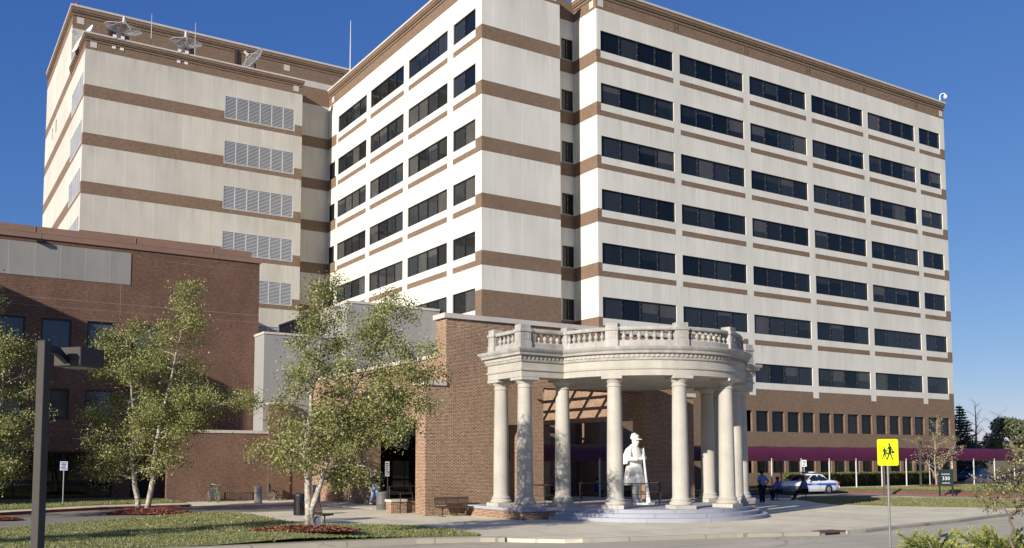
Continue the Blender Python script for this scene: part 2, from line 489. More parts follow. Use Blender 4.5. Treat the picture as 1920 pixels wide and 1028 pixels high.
def facade(mb, F, u0, u1, z0, z1, holes, matfn, ucuts=(), zcuts=(), depth=0.12, revmi=0):
    us = sorted(set([u0, u1] + [h[0] for h in holes] + [h[1] for h in holes] + [c for c in ucuts if u0 < c < u1]))
    zs = sorted(set([z0, z1] + [h[2] for h in holes] + [h[3] for h in holes] + [c for c in zcuts if z0 < c < z1]))
    for i in range(len(us) - 1):
        uc = (us[i] + us[i + 1]) / 2
        hs = [h for h in holes if h[0] < uc < h[1]]
        j = 0
        while j < len(zs) - 1:
            zc = (zs[j] + zs[j + 1]) / 2
            if any(h[2] < zc < h[3] for h in hs):
                j += 1; continue
            mi = matfn(uc, zc); k = j + 1
            while k < len(zs) - 1:
                zz = (zs[k] + zs[k + 1]) / 2
                if matfn(uc, zz) != mi or any(h[2] < zz < h[3] for h in hs): break
                k += 1
            mb.quad(F.p(us[i], zs[j]), F.p(us[i + 1], zs[j]), F.p(us[i + 1], zs[k]), F.p(us[i], zs[k]), mi)
            j = k
    for h in holes:
        a, b, c, d = h[:4]
        dd = h[4] if len(h) > 4 else depth
        rm = h[5] if len(h) > 5 else revmi
        for (p, q) in (((a, c), (b, c)), ((b, c), (b, d)), ((b, d), (a, d)), ((a, d), (a, c))):
            mb.quad(F.p(*p), F.p(*q), F.p(*q, dd), F.p(*p, dd), rm)

def window(root, F, h, n, mats, rng, inset=0.07, fw=0.055, mw=0.09, frame=None, weights=None, sill=None):
    u0, u1, z0, z1 = h[:4]
    fr = MB()
    d0, d1 = inset, inset + 0.08
    F.box(fr, u0, u1, z0, z0 + fw, d0, d1); F.box(fr, u0, u1, z1 - fw, z1, d0, d1)
    F.box(fr, u0, u0 + fw, z0 + fw, z1 - fw, d0, d1); F.box(fr, u1 - fw, u1, z0 + fw, z1 - fw, d0, d1)
    us = [u0 + fw + (u1 - u0 - 2 * fw) * i / n for i in range(n + 1)]
    for u in us[1:-1]:
        F.box(fr, u - mw / 2, u + mw / 2, z0 + fw, z1 - fw, d0 - 0.02, d1)
        if n > 1:
            for q in (.30, .72): F.box(fr, u - .025, u + .025, z0 + (z1 - z0) * q - .03, z0 + (z1 - z0) * q + .03, d0 - 0.035, d0 - 0.021, 1)
    o = fr.build('window', [frame or M['bronze'], M['galv']], root, world=True)
    gl = MB()
    L = root.location
    mis = []
    for i in range(n):
        mi = rng.choices(range(len(mats)), weights)[0] if weights else 0
        zs = z0 + fw
        if n > 1 and rng.random() < .26:
            zm = z1 - fw - (z1 - z0) * rng.choice((.2, .3, .35, .5, .62))
            bl = min(len(mats) - 1, mi + 1 + (rng.random() < .3))
            gl.quad(F.p(us[i], zm, d1 - 0.02), F.p(us[i + 1], zm, d1 - 0.02), F.p(us[i + 1], z1 - fw, d1 - 0.02), F.p(us[i], z1 - fw, d1 - 0.02), bl)
        else: zm = z1 - fw
        gl.quad(F.p(us[i], zs, d1 - 0.02), F.p(us[i + 1], zs, d1 - 0.02), F.p(us[i + 1], zm, d1 - 0.02), F.p(us[i], zm, d1 - 0.02), mi)
    gl.v = [(p[0] - L.x, p[1] - L.y, p[2] - L.z) for p in gl.v]
    gl.build('glass', mats, o)
    return o

def bands(z, k0=0, k1=7, lo=31.95, hi=32.97):
    for k in range(k0, k1):
        if lo - 4 * k < z < hi - 4 * k: return True
    return False

ZC = [36.05, 37.75]
for k in range(-1, 8):
    ZC += [31.95 - 4 * k, 32.37 - 4 * k, 32.97 - 4 * k]
ZC += [7.85, 8.37, 8.97, 12.97, 14.25]

def cornice(root, segs, ztop, zb):
    br, cp = MB(), MB()
    for i, (F, u0, u1, e0, e1) in enumerate(segs):
        q = 0.003 * i
        t = (ztop - zb)
        F.box(br, u0 - e0 * .05, u1 + e1 * .05, zb + t * .50, zb + t * .58 - q, -0.05 - q, 0)
        F.box(br, u0 - e0 * .10, u1 + e1 * .10, zb + t * .66, zb + t * .74 - q, -0.08 - q, 0)
        F.box(br, u0 - e0 * .14, u1 + e1 * .14, zb + t * .74, zb + t * .90 - q, -0.13 - q, 0)
        F.box(cp, u0 - e0 * .18, u1 + e1 * .18, zb + t * .90, ztop - q, -0.18 - q, 0.3)
    br.build('cornice', M['brick_far'], root, world=True)
    cp.build('roof_coping', M['coping'], root, world=True)

# ================================================================== main hospital block
XE = [42.43, 49.64, 50.32, 57.37, 58.11, 65.05, 65.78, 72.78, 73.5, 80.48, 81.18, 84.53]
YE = [79.84, 73.45, 72.67, 66.23, 65.41, 59.0, 58.16, 54.97]
hosp = thing('hospital_building', 'eight-storey cream and brick hospital block with long rows of dark ribbon windows', 'building', (42.04, 53.03, 0))
FR = Face('x', 53.03, -1); FL = Face('y', 32.795, -1); FB = Face('x', 54.12, -1); FN = Face('x', 55.8, -1); FS = Face('y', 42.04, -1)
RC = [(XE[i], XE[i + 1]) for i in range(0, 12, 2)]
LC = [(YE[i + 1], YE[i]) for i in range(0, 8, 2)]
def incol(u, cols): return any(a < u < b for a, b in cols)
wr = random.Random(11)
wall = MB()
holesR = [(a, b, 32.9 - 4 * k, 34.45 - 4 * k) for k in range(7) for (a, b) in RC]
gf = []
GA = [56.18, 58.08, 59.94, 61.80, 63.66, 65.75, 67.58, 69.47, 71.34, 73.40, 75.30, 77.16, 79.02, 81.13, 83.05]
for a in GA:
    gf += [(a, a + 1.46, 4.92, 6.6, 0.20, 1), (a, a + 1.46, 1.57, 3.25, 0.20, 1)]
def mR(u, z):
    if z > 36.05: return 1
    edge = u < 42.43 or u > 84.53
    if edge: return 1 if (bands(z) or z < 8.97 or (u < 43 and z < 12.97)) else 0
    if z < 7.85: return 1
    if z < 8.37: return 1 if incol(u, RC) else 0
    if incol(u, RC) and bands(z, lo=31.99, hi=32.37): return 1
    return 0
facade(wall, FR, 42.04, 85.3, 0, 37.7, holesR + gf, mR, (42.43, 84.53), ZC)
holesL = [(a, b, 32.9 - 4 * k, 34.45 - 4 * k) for k in range(6) for (a, b) in LC] + [(80.5, 81.9, 32.9 - 4 * k, 34.45 - 4 * k) for k in range(1, 7)]
def mL(u, z):
    if z > 36.05: return 1
    if u < 54.97: return 1 if (bands(z) or z < 14.25) else 0
    if u < 58.4 and z < 12.5: return 1
    if u > 80.2 and bands(z): return 1
    if incol(u, LC) and bands(z, lo=31.99, hi=32.37): return 1
    return 0
facade(wall, FL, 54.12, 82.15, 0, 37.7, holesL, mL, (54.97, 58.4, 80.2), ZC + [12.5])
def mB(u, z): return 1 if (z > 36.05 or bands(z) or z < 14.25) else 0
facade(wall, FB, 32.795, 39.5, 0, 37.7, [], mB, (), ZC)
holesN = [(40.85, 41.95, 33.0 - 4 * k, 34.6 - 4 * k) for k in range(6)]
def mN(u, z): return 1 if (z > 36.05 or bands(z) or z < 12.5) else 0
facade(wall, FN, 39.5, 42.04, 0, 37.6, holesN, mN, (), ZC + [12.5])
facade(wall, FS, 53.03, 55.8, 0, 37.7, [], lambda u, z: 1 if (z > 36.05 or bands(z) or z < 12.97) else 0, (), ZC)
wall.quad((39.5, 54.12, 0), (39.5, 55.8, 0), (39.5, 55.8, 37.7), (39.5, 54.12, 37.7))
wall.quad((85.3, 53.03, 0), (85.3, 78, 0), (85.3, 78, 37.7), (85.3, 53.03, 37.7))
wall.quad((42.04, 78, 0), (85.3, 78, 0), (85.3, 78, 37.7), (42.04, 78, 37.7))
wall.add([(32.795, 54.12, 37.45), (39.5, 54.12, 37.45), (39.5, 55.8, 37.45), (42.04, 55.8, 37.45), (42.04, 53.03, 37.45), (85.3, 53.03, 37.45), (85.3, 78, 37.45), (32.795, 95, 37.45)], [(0, 1, 2, 3, 4, 5, 6, 7)], 2)
wall.build('wall', [M['cream'], M['brick_far'], M['coping']], hosp, world=True)
GM = [M['glass_a'], M['glass_c'], M['glass_b'], M['glass_d']]
for k in range(7):
    for ci, (a, b) in enumerate(RC):
        if k == 6 and ci < 2: continue
        wt = (6, 3, 1.6, .15) if k not in (2, 5, 6) else (2.4, 3, 4.4, .5)
        window(hosp, FR, (a, b, 32.9 - 4 * k, 34.45 - 4 * k), 4 if ci < 5 else 2, GM, wr, weights=wt, frame=M['mull'])
for k in range(6):
    for ci, (a, b) in enumerate(LC):
        wt = (5, 4, 2, 0.5) if k < 1 else (2, 3, 4, 2.5)
        window(hosp, FL, (a, b, 32.9 - 4 * k, 34.45 - 4 * k), 4 if ci < 3 else 2, GM, wr, weights=wt, frame=M['mull'])
for h in holesN: window(hosp, FN, h, 2, GM, wr, weights=(1, 3, 3, 0))
for k in range(1, 5): window(hosp, FL, (80.5, 81.9, 32.9 - 4 * k, 34.45 - 4 * k), 1, GM, wr, weights=(3, 1, 0, 0))
for h in gf[:]:
    if h[0] > 56.5: window(hosp, FR, h, 1, GM, wr, inset=0.13, weights=(4, 2, 0, 0), fw=0.06)
cornice(hosp, [(FR, 42.04, 85.3, 1, 1), (FS, 53.03, 55.8, 0, 0), (FB, 32.795, 39.5, 1, 1), (FL, 54.12, 82.15, 0, 0)], 37.75, 36.05)
tiles = MB()
for F, us in ((FR, (42.2, 84.6)), (FS, (53.35,)), (FB, (38.7,)), (FL, (80.9,))):
    for u in us:
        tiles = MB(); F.box(tiles, u, u + .5, 36.25, 36.8, -0.025, 0); tiles.build('corner_tile', M['coping'], hosp, world=True)
for u in (49.98, 57.74, 65.4, 73.1, 80.83):
    rec = MB()
    for du in (-.24, .12): FR.box(rec, u + du, u + du + .12, 36.2, 36.85, -0.02, 0)
    FR.box(rec, u - .12, u + .12, 36.45, 36.55, -0.018, 0)
    rec.build('brick_ornament', M['brick_dark'], hosp, world=True)

# ================================================================== louvred rear tower
tower = thing('service_tower', 'windowless cream and brick service tower with stacked grey louvres and satellite dishes on top', 'building', (10.94, 80.05, 0))
FT = Face('x', 80.05, -1); FTL = Face('y', 10.94, -1); FTN = Face('x', 82.15, -1); FP = Face('x', 88.3, -1)
wall = MB()
louF = [(22.3, 28.65, 32.35 - 4 * k, 34.4 - 4 * k, 0.3) for k in range(6)]
louL = [(80.6, 87.0, 32.3 - 4 * k, 34.3 - 4 * k, 0.3) for k in range(5)]
slit = [(97.1, 97.8, 34.2, 35.4), (99.9, 100.6, 34.2, 35.4)]
ZT = ZC + [35.9, 41.3, 40.95]
facade(wall, FT, 10.94, 29.36, 0, 37.1, louF, lambda u, z: 1 if (z > 35.9 or bands(z)) else 0, (), ZT)
facade(wall, FTL, 80.05, 88.3, 0, 37.1, louL, lambda u, z: 1 if (z > 35.9 or bands(z)) else 0, (), ZT)
facade(wall, FTL, 88.3, 106, 0, 43.0, slit, lambda u, z: 1 if (z > 41.3 or bands(z, -1, 8)) else 0, (), ZT)
facade(wall, FTN, 29.36, 32.795, 0, 37.7, [], lambda u, z: 1 if (z > 36.05 or bands(z)) else 0, (), ZT)
facade(wall, FP, 10.94, 46, 30, 43.0, [], lambda u, z: 1 if z > 40.95 else 0, (), ZT)
wall.quad((29.36, 80.05, 0), (29.36, 82.15, 0), (29.36, 82.15, 37.1), (29.36, 80.05, 37.1))
wall.quad((10.94, 80.05, 36.9), (29.36, 80.05, 36.9), (29.36, 88.3, 36.9), (10.94, 88.3, 36.9), 2)
wall.quad((29.36, 82.15, 37.4), (33, 82.15, 37.4), (33, 88.3, 37.4), (29.36, 88.3, 37.4), 2)
wall.quad((10.94, 88.3, 42.8), (46, 88.3, 42.8), (46, 106, 42.8), (10.94, 106, 42.8), 2)
wall.quad((46, 88.3, 30), (46, 106, 30), (46, 106, 43), (46, 88.3, 43))
wall.quad((10.94, 106, 0), (46, 106, 0), (46, 106, 43), (10.94, 106, 43))
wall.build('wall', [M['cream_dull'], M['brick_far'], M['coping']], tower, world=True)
def louver(root, F, h, n):
    u0, u1, z0, z1 = h[:4]
    mb = MB()
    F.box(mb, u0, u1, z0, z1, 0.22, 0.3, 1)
    for a, b, c, d in ((u0, u1, z0, z0 + .07), (u0, u1, z1 - .07, z1), (u0, u0 + .07, z0 + .07, z1 - .07), (u1 - .07, u1, z0 + .07, z1 - .07)):
        F.box(mb, a, b, c, d, 0.0, 0.2)
    for i in range(1, n):
        u = u0 + (u1 - u0) * i / n
        F.box(mb, u - .04, u + .04, z0 + .07, z1 - .07, 0.01, 0.2)
    m = 15
    for i in range(m):
        z = z0 + .09 + (z1 - z0 - .18) * (i + .5) / m
        a, b = u0 + .07, u1 - .07
        t = 0.012
        v = [F.p(a, z - .042, .02), F.p(b, z - .042, .02), F.p(b, z - .0, .10), F.p(a, z - .0, .10),
             F.p(a, z - .042 + 4 * t, .02), F.p(b, z - .042 + 4 * t, .02), F.p(b, z + 4 * t, .10), F.p(a, z + 4 * t, .10)]
        mb.add(v, [(0, 3, 2, 1), (4, 5, 6, 7), (0, 1, 5, 4), (2, 3, 7, 6), (1, 2, 6, 5), (3, 0, 4, 7)])
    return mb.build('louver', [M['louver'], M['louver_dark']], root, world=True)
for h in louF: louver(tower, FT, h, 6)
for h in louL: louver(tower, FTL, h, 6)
for h in slit: window(tower, FTL, h, 1, GM, wr)
cornice(tower, [(FT, 10.94, 29.36, 1, 1), (FTL, 80.05, 88.3, 0, 0)], 37.3, 35.9)
cornice(tower, [(FP, 10.94, 46, 1, 0), (FTL, 88.3, 106, 0, 0)], 43.1, 41.2)
tl = MB()
for u in (11.3, 28.5): FT.box(tl, u, u + .5, 36.1, 36.6, -0.025, 0)
for u in (11.3, 30.4): FP.box(tl, u, u + .6, 41.45, 42.05, -0.025, 0)
tl.build('corner_tile', M['coping'], tower, world=True)
pl = MB()
for u in (13.1, 13.73, 18.3, 18.92):
    for z in (36.52, 37.36): FT.box(pl, u - .14, u + .14, z - .14 + (0.02 if z > 37 else 0), z + .14, -0.22 if z > 37 else -0.03, -0.2 if z > 37 else 0)
pl.build('anchor_plate', M['white'], tower, world=True)
pg = MB()
for u in (13.9, 15.0, 20.9, 25.4):
    FP.box(pg, u, u + .25, 36.9, 42.4, -0.18, -0.004)
pg.build('cable_tray', M['brown_metal'], tower, world=True)

# dishes and masts on the tower roof
def dish(label, loc, rotz, tilt, rad=1.45, solid=False, post=1.75):
    t = thing('satellite_dish', label, 'satellite dish', loc, rotz, 'satellite dishes on the service tower roof')
    mb = MB(); mb.cyl((0, 0, 0), (0, 0, post), .09, 10); mb.cyl((-.5, 0, 0.02), (0, 0, min(1.0, post * .8)), .035, 6); mb.cyl((.5, 0, 0.02), (0, 0, min(1.0, post * .8)), .035, 6)
    mb.build('mast', M['dark_metal'], t)
    mt = Matrix.Translation((0, 0, post + .1)) @ Matrix.Rotation(tilt, 4, 'X')
    d = MB()
    n, rings = 28, 6
    if solid:
        d.loft([[(rad * i / rings * math.cos(2 * math.pi * j / n), rad * i / rings * math.sin(2 * math.pi * j / n), .34 * (i / rings) ** 2 * rad * .9) for j in range(n)] for i in range(1, rings + 1)], 0, False)
        d.loft([[(.001 * math.cos(2 * math.pi * j / n), .001 * math.sin(2 * math.pi * j / n), 0) for j in range(n)], [(rad / rings * math.cos(2 * math.pi * j / n), rad / rings * math.sin(2 * math.pi * j / n), .34 / 36 * rad * .9) for j in range(n)]], 0, False)
        d.xform(mt); o = d.build('reflector', M['white'], t, smooth=True)
    else:
        f = lambda r: .34 * (r / rad) ** 2 * rad * .9
        for k in range(1, 13):
            r = rad * k / 12
            pts = [(r * math.cos(2 * math.pi * j / n), r * math.sin(2 * math.pi * j / n), f(r)) for j in range(n + 1)]
            d.tube(pts, .03 if k == 12 else .012, 4, 0, False)
        for j in range(36):
            a = 2 * math.pi * j / 36
            d.tube([(rad * q / 5 * math.cos(a), rad * q / 5 * math.sin(a), f(rad * q / 5)) for q in range(6)], .03 if j % 3 == 0 else .012, 4, 0, False)
        d.xform(mt); o = d.build('reflector', M['mesh_grey'], t)
    h = MB()
    for j in range(3):
        a = 2 * math.pi * j / 3 + .5
        h.cyl((rad * .8 * math.cos(a), rad * .8 * math.sin(a), .2 * rad), (0, 0, rad * .75), .02, 5)
    h.cyl((0, 0, rad * .62), (0, 0, rad * .62 + .5), .14, 12)
    h.xform(mt); h.build('feed_horn', M['mesh_grey'], t, smooth=40)
    return t
dish('wire mesh satellite dish facing up, nearest the outer corner of the tower roof', (14.1, 82.2, 36.9), R(20), R(10), 1.5)
dish('wire mesh satellite dish facing up, middle one of the three mesh dishes', (19.3, 82.0, 36.9), R(-5), R(8), 1.35)
dish('steeply tipped wire mesh satellite dish, the one nearest the long window wing', (25.5, 82.0, 36.9), R(-100), R(46), 1.35)
dish('solid white satellite dish half hidden behind the corner parapet of the tower', (11.55, 83.6, 36.9), R(-78), R(64), 1.45, True, .95)
def mast(label, loc, h, arms=(), thick=.04):
    t = thing('antenna', label, 'antenna', loc, 0, 'antennas on the roofs')
    mb = MB(); mb.tube([(0, 0, 0), (0, 0, h * .5), (0, 0, h)], [thick, thick * .8, thick * .4], 6)
    mb.build('mast', M['white_pole'], t)
    if arms:
        a = MB()
        for z, l in arms: a.cyl((-l * .2, 0, z), (l, 0, z), .02, 5)
        a.build('aerial_arm', M['galv'], t)
    return t
mast('thin roof antenna with one short side arm between two mesh dishes', (16.6, 83, 36.9), 4.6, ((3.5, 1.0), (3.9, .5)))
mast('plain thin roof antenna standing behind the middle mesh dish', (20.6, 84, 36.9), 5.2)
mast('tall white whip antenna at the roof edge where tower and window wing meet', (33.6, 79.1, 37.4), 6.2, (), .07)
wl = thing('warning_light', 'small red warning light on the highest corner of the rear tower roof', 'warning light', (11.3, 88.6, 43.1))
mb = MB(); mb.lathe([(.10, 0), (.10, .12), (.06, .14)], n=10); mb.build('base', M['dark_metal'], wl)
M['red_lens'] = plain('red_glass_lens', (0.42, 0.02, 0.02), 0.25, 0.5)
mb = MB(); mb.lathe([(.10, .14), (.13, .2), (.12, .32), (.05, .4)], n=12); mb.build('lens', M['red_lens'], wl, smooth=True)
cam_ = thing('security_camera', 'small white dome camera on a bent arm at the far roof corner', 'camera', (85.1, 53.2, 37.7))
mb = MB(); mb.tube([(0, 0, 0), (0, 0, .75), (.1, -.1, .95), (.3, -.25, .98), (.42, -.32, .85)], .05, 6); mb.build('arm', M['white'], cam_)
mb = MB(); mb.lathe([(.05, .85), (.16, .75), (.18, .6), (.12, .48), (.02, .42)], .42, -.32, 12); mb.build('dome', M['white'], cam_, smooth=True)

# ================================================================== dark brick annex
M['soldier'] = brick('dark_soldier_course', (0.128, 0.056, 0.036), (0.070, 0.033, 0.025), (0.200, 0.145, 0.105), 0.24, 0.12, 0.013, 0.30, 0.0677)
annex = thing('brick_annex', 'dark red brick three-storey building with brown roof band and grey panel strip', 'building', (8, 63, 0))
FA = Face('x', 63.0, -1)
wall = MB()
AW = [(a, a + 1.7) for a in (-3.75, -1.15, 1.45, 4.05, 6.65, 9.26, 11.95)]
hA = [(a, b, 9.40, 11.33, .18) for a, b in AW] + [(a, b, 5.12, 7.0, .18) for a, b in AW]
hs = [(-5.2, 11.0, 0.32, 3.15, .35), (12.1, 13.6, 0.05, 2.9, .9)]
facade(wall, FA, -5.2, 20.2, 0, 16.2, hA + hs, lambda u, z: 0)
wall.quad((20.2, 63, 0), (20.2, 80, 0), (20.2, 80, 16.2), (20.2, 63, 16.2))
wall.quad((-5.2, 63, 0), (-5.2, 53.6, 0), (-5.2, 53.6, 16.2), (-5.2, 63, 16.2))
wall.quad((-5.2, 53.6, 0), (-18, 53.6, 0), (-18, 53.6, 16.2), (-5.2, 53.6, 16.2))
wall.quad((-18, 53.6, 0), (-18, 80, 0), (-18, 80, 16.2), (-18, 53.6, 16.2))
wall.quad((-18, 80, 0), (20.2, 80, 0), (20.2, 80, 16.2), (-18, 80, 16.2))
wall.quad((12.1, 63.9, 0), (13.6, 63.9, 0), (13.6, 63.9, 2.9), (12.1, 63.9, 2.9), 1)  # black backing stands in for the shade inside the entrance recess
wall.build('wall', [M['brick_dark'], M['black']], annex, world=True)
so_ = MB()
FA.box(so_, -5.2, 20.2, 15.92, 16.2, -0.012, 0)
for a, b in AW:
    for z in (11.33, 7.0): FA.box(so_, a - .1, b + .1, z, z + .24, -0.014, 0)
so_.build('brick_lintel', M['soldier'], annex, world=True)
fa = MB()
fa.box(-18.15, 20.3, 62.90, 80.1, 16.19, 16.56); fa.box(-18.15, -5.1, 53.42, 62.90, 16.192, 16.558)
fa.box(-17.8, 19.7, 63.25, 79.6, 16.56, 17.02); fa.box(-17.8, -5.5, 53.9, 63.25, 16.56, 17.018)
fa.build('roof_fascia', M['fascia'], annex, world=True)
tr = MB()
tr.box(-5.05, 20.31, 62.885, 62.91, 16.535, 16.565)
for u in (0.2, 6.4, 12.3, 17.3): tr.box(u, u + .05, 62.887, 62.91, 16.19, 16.534); tr.box(u - .3, u - .25, 63.22, 63.26, 16.56, 17.0)
FA.box(tr, 11.15, 11.19, 11.8, 13.85, -0.006, 0)
FA.box(tr, -5.2, 20.2, 12.55, 12.575, -0.005, 0); FA.box(tr, -5.2, 20.2, 12.05, 12.075, -0.005, 0)
FA.box(tr, -5.2, 13.6, 4.5, 4.525, -0.005, 0); FA.box(tr, 14, 20.2, 15.62, 15.64, -0.005, 0)
tr.build('trim_line', M['pale_joint'], annex, world=True)
pn = MB(); FA.box(pn, -5.2, 11.75, 13.85, 15.92, -0.03, 0.0)
pn.build('concrete_panel', M['dark_conc'], annex, world=True)
for h in hA:
    window(annex, FA, h, 1, [M['glass_sky']], wr, inset=.09, fw=.1)
st = MB()
for u in (-5.2, -2.6, 0.1, 2.8, 5.4, 8.1, 10.9): FA.box(st, u, u + .1, .32, 3.15, .16, .3)
for z in (.32, .98, 1.28, 3.05): FA.box(st, -5.1, 10.9, z, z + .09, .165, .29)
sf = st.build('storefront', M['black'], annex, world=True)
g = MB(); g.quad(*[(p[0] - 8, p[1] - 63, p[2]) for p in (FA.p(-5.2, .32, .25), FA.p(11, .32, .25), FA.p(11, 3.15, .25), FA.p(-5.2, 3.15, .25))]); g.build('glass', M['glass_black'], sf)
fl = MB(); FA.box(fl, 6.2, 6.55, 15.95, 16.15, -0.35, -0.02); fl.build('floodlight', M['black'], annex, world=True)

# ================================================================== grey blocks and brick walls beside the passage
gb = thing('concrete_block', 'low grey precast block standing against the end of the dark brick building', 'building', (22, 61.5, 0))
mb = MB(); mb.box(19.95, 25.4, 60.95, 62.97, 0, 11.05); mb.build('wall', M['grey_conc'], gb, world=True)
mb = MB(); mb.box(19.9, 25.45, 60.9, 63.0, 11.05, 11.2); mb.build('roof_coping', M['coping'], gb, world=True)
gb = thing('concrete_block', 'taller grey precast block below the long window wing, behind the leafy birch', 'building', (29, 60, 0))
mb = MB(); mb.box(25.45, 32.76, 60.0, 74, 0, 13.5); mb.build('wall', M['grey_conc'], gb, world=True)
mb = MB(); mb.box(25.4, 32.77, 59.95, 74, 13.5, 13.66); mb.build('roof_coping', M['coping'], gb, world=True)

lw = thing('brick_wall', 'low brown brick screen wall with pale coping behind the bicycle rack', 'wall', (17, 60.5, 0))
mb = MB(); mb.box(13.76, 20.2, 60.5, 60.9, 0, 4.36); mb.box(20.2, 21.7, 60.42, 60.92, 0, 6.3); mb.box(21.7, 24.0, 60.5, 60.9, 0, 4.36)
mb.build('wall', M['brick_low'], lw, world=True)
mb = MB(); mb.box(13.72, 20.2, 60.45, 60.94, 4.36, 4.55); mb.box(20.15, 21.75, 60.37, 60.945, 6.3, 6.48)
mb.build('coping', M['coping'], lw, world=True)

gate = thing('brick_gateway', 'tall stepped orange brick gateway wall with stone copings around the entrance drive', 'gateway', (30.2, 39.42, 0))
wall = MB()
FG = Face('x', 39.42, -1); FGb = Face('x', 40.43, 1)
hg = [(27.6, 34.4, 0.0, 6.33, 1.01), (24.75, 26.2, 0.0, 4.4, 1.01)]
facade(wall, FG, 21.9, 36.95, 0, 9.5, hg, lambda u, z: 0)
facade(wall, FGb, 21.9, 36.95, 0, 9.5, [h[:4] + (0,) for h in hg], lambda u, z: 0)
wall.quad((21.9, 39.42, 6.2), (21.9, 40.43, 6.2), (21.9, 40.43, 9.5), (21.9, 39.42, 9.5))
wall.quad((36.95, 39.42, 6.2), (36.95, 40.43, 6.2), (36.95, 40.43, 9.5), (36.95, 39.42, 9.5))
wall.build('wall', M['brick_gate'], gate, world=True)
for a, b in ((20.79, 21.9), (36.95, 38.06)):
    mb = MB(); mb.box(a, b, 39.42, 40.43, 0, 6.2); mb.build('pier', M['brick_gate'], gate, world=True)
mb = MB()
mb.box(21.75, 37.1, 39.32, 40.53, 9.5, 9.74)
mb.box(20.66, 21.89, 39.34, 40.51, 6.2, 6.42); mb.box(36.96, 38.19, 39.34, 40.51, 6.2, 6.42)
mb.build('coping', M['coping'], gate, world=True)
for a0, a1, F, G, zo, zt in ((23.26, 24.06, Face('y', 23.26, -1), Face('y', 24.06, 1), 4.7, 8.15), (36.14, 36.94, Face('y', 36.14, -1), Face('y', 36.94, 1), 4.98, 7.84)):
    wm = MB()
    y1 = 60.42 if a0 < 30 else 52.6
    ho = [(40.44, 51.35 if a0 < 30 else 52.0, 0, zo, .8)]
    facade(wm, F, 40.431, y1, 0, zt - .19, ho, lambda u, z: 0)
    facade(wm, G, 40.431, y1, 0, zt - .19, [h[:4] + (0,) for h in ho], lambda u, z: 0)
    wm.quad((a0, y1, 0), (a1, y1, 0), (a1, y1, zt - .19), (a0, y1, zt - .19))
    wm.build('side_wall', M['brick_gate'], gate, world=True)
    mb = MB(); mb.box(a0 - .1, a1 + .1, 40.54, y1, zt - .19, zt); mb.build('coping', M['coping'], gate, world=True)
mb = MB()
for y in (42.0, 43.9, 45.8, 47.7, 49.6, 51.5): mb.box(30.22, 36.13, y, y + .14, 7.2, 7.4)
for x in (31.9, 33.6): mb.box(x, x + .14, 40.44, 52.6, 7.405, 7.55)
mb.build('skylight_bar', M['dark_metal'], gate, world=True)
mb = MB(); mb.box(24.07, 30.2, 40.44, 52.6, 7.3, 7.62); mb.box(24.07, 32.78, 52.6, 59.94, 5.6, 6.0); mb.box(24.07, 32.78, 59.5, 59.94, 0.0, 5.6, 1); mb.box(24.07, 32.78, 52.6, 52.75, 6.0, 7.3); mb.build('passage_shade_roof', [M['ceiling'], M['glass_black']], gate, world=True)  # unseen roof slabs and dark back wall, added to keep sun out of the passage

# ================================================================== stone portico
CX, CY, RB = 30.25, 35.1, 4.6
PZ = 0.5
port = thing('stone_portico', 'pale limestone portico with a curved colonnade and balustrade round the soldier statue', 'portico', (CX, CY, 0))
def path(o, n=36, back=37.3):
    """outline of the portico pushed outwards by o: rear, side, front, bow, front, side, rear"""
    r = 5.03 + o
    dx = math.sqrt(r * r - (.65 + o) ** 2)
    t0 = math.atan2(-(.65 + o), -dx) + 2 * math.pi; t1 = math.atan2(-(.65 + o), dx) + 2 * math.pi
    pts = [(22.95 - o, back + max(o, 0)), (22.95 - o, 34.45 - o)]
    for i in range(n + 1):
        t = t0 + (t1 - t0) * i / n
        pts.append((CX + r * math.cos(t), CY + r * math.sin(t)))
    pts += [(37.55 + o, 34.45 - o), (37.55 + o, back + max(o, 0))]
    return pts
def sweep(prof, n=36, close_ends=True, back=37.3):
    mb = MB()
    cols = [path(o, n, back) for o, z in prof]
    k = len(cols[0])
    rings = [[(cols[q][j][0], cols[q][j][1], prof[q][1]) for q in range(len(prof))] for j in range(k)]
    mb.loft(rings, 0, close_ends, True)
    return mb
# platform and steps
pf = MB()
pf.box(22.95, 37.55, 34.45, 39.40, 0.0, PZ - .13)
pf.build('plinth', M['brick_gate'], port, world=True)
cp = MB(); cp.box(22.88, 37.62, 34.38, 39.405, PZ - .13, PZ)
cp.build('plinth_cap', M['granite'], port, world=True)
for i, (r, z0, z1) in enumerate(((5.95, 0, .167), (5.58, .167, .334), (5.2, .334, .499))):
    b0 = 34.377
    th0 = math.atan2(b0 - CY, -math.sqrt(r * r - (b0 - CY) ** 2)) + 2 * math.pi; th1 = math.atan2(b0 - CY, math.sqrt(r * r - (b0 - CY) ** 2)) + 2 * math.pi
    poly = [(CX + r * math.cos(th0 + (th1 - th0) * j / 48), CY + r * math.sin(th0 + (th1 - th0) * j / 48)) for j in range(49)]
    s_ = MB(); s_.prism(poly, z0, z1)
    jn = MB()
    so2 = s_.build('step', M['granite'], port, world=True)
    for j in range(5, 46, 8 if i != 1 else 7):
        t = th0 + (th1 - th0) * (j + i * 2) / 48
        jn.tube([(CX + (r + .001) * math.cos(t), CY + (r + .001) * math.sin(t), z0 + .004), (CX + (r + .001) * math.cos(t), CY + (r + .001) * math.sin(t), z1 - .004)], .007, 4)
    jn.v = [(p[0] - CX, p[1] - CY, p[2]) for p in jn.v]
    jn.build('joint', M['dark_metal'], so2)
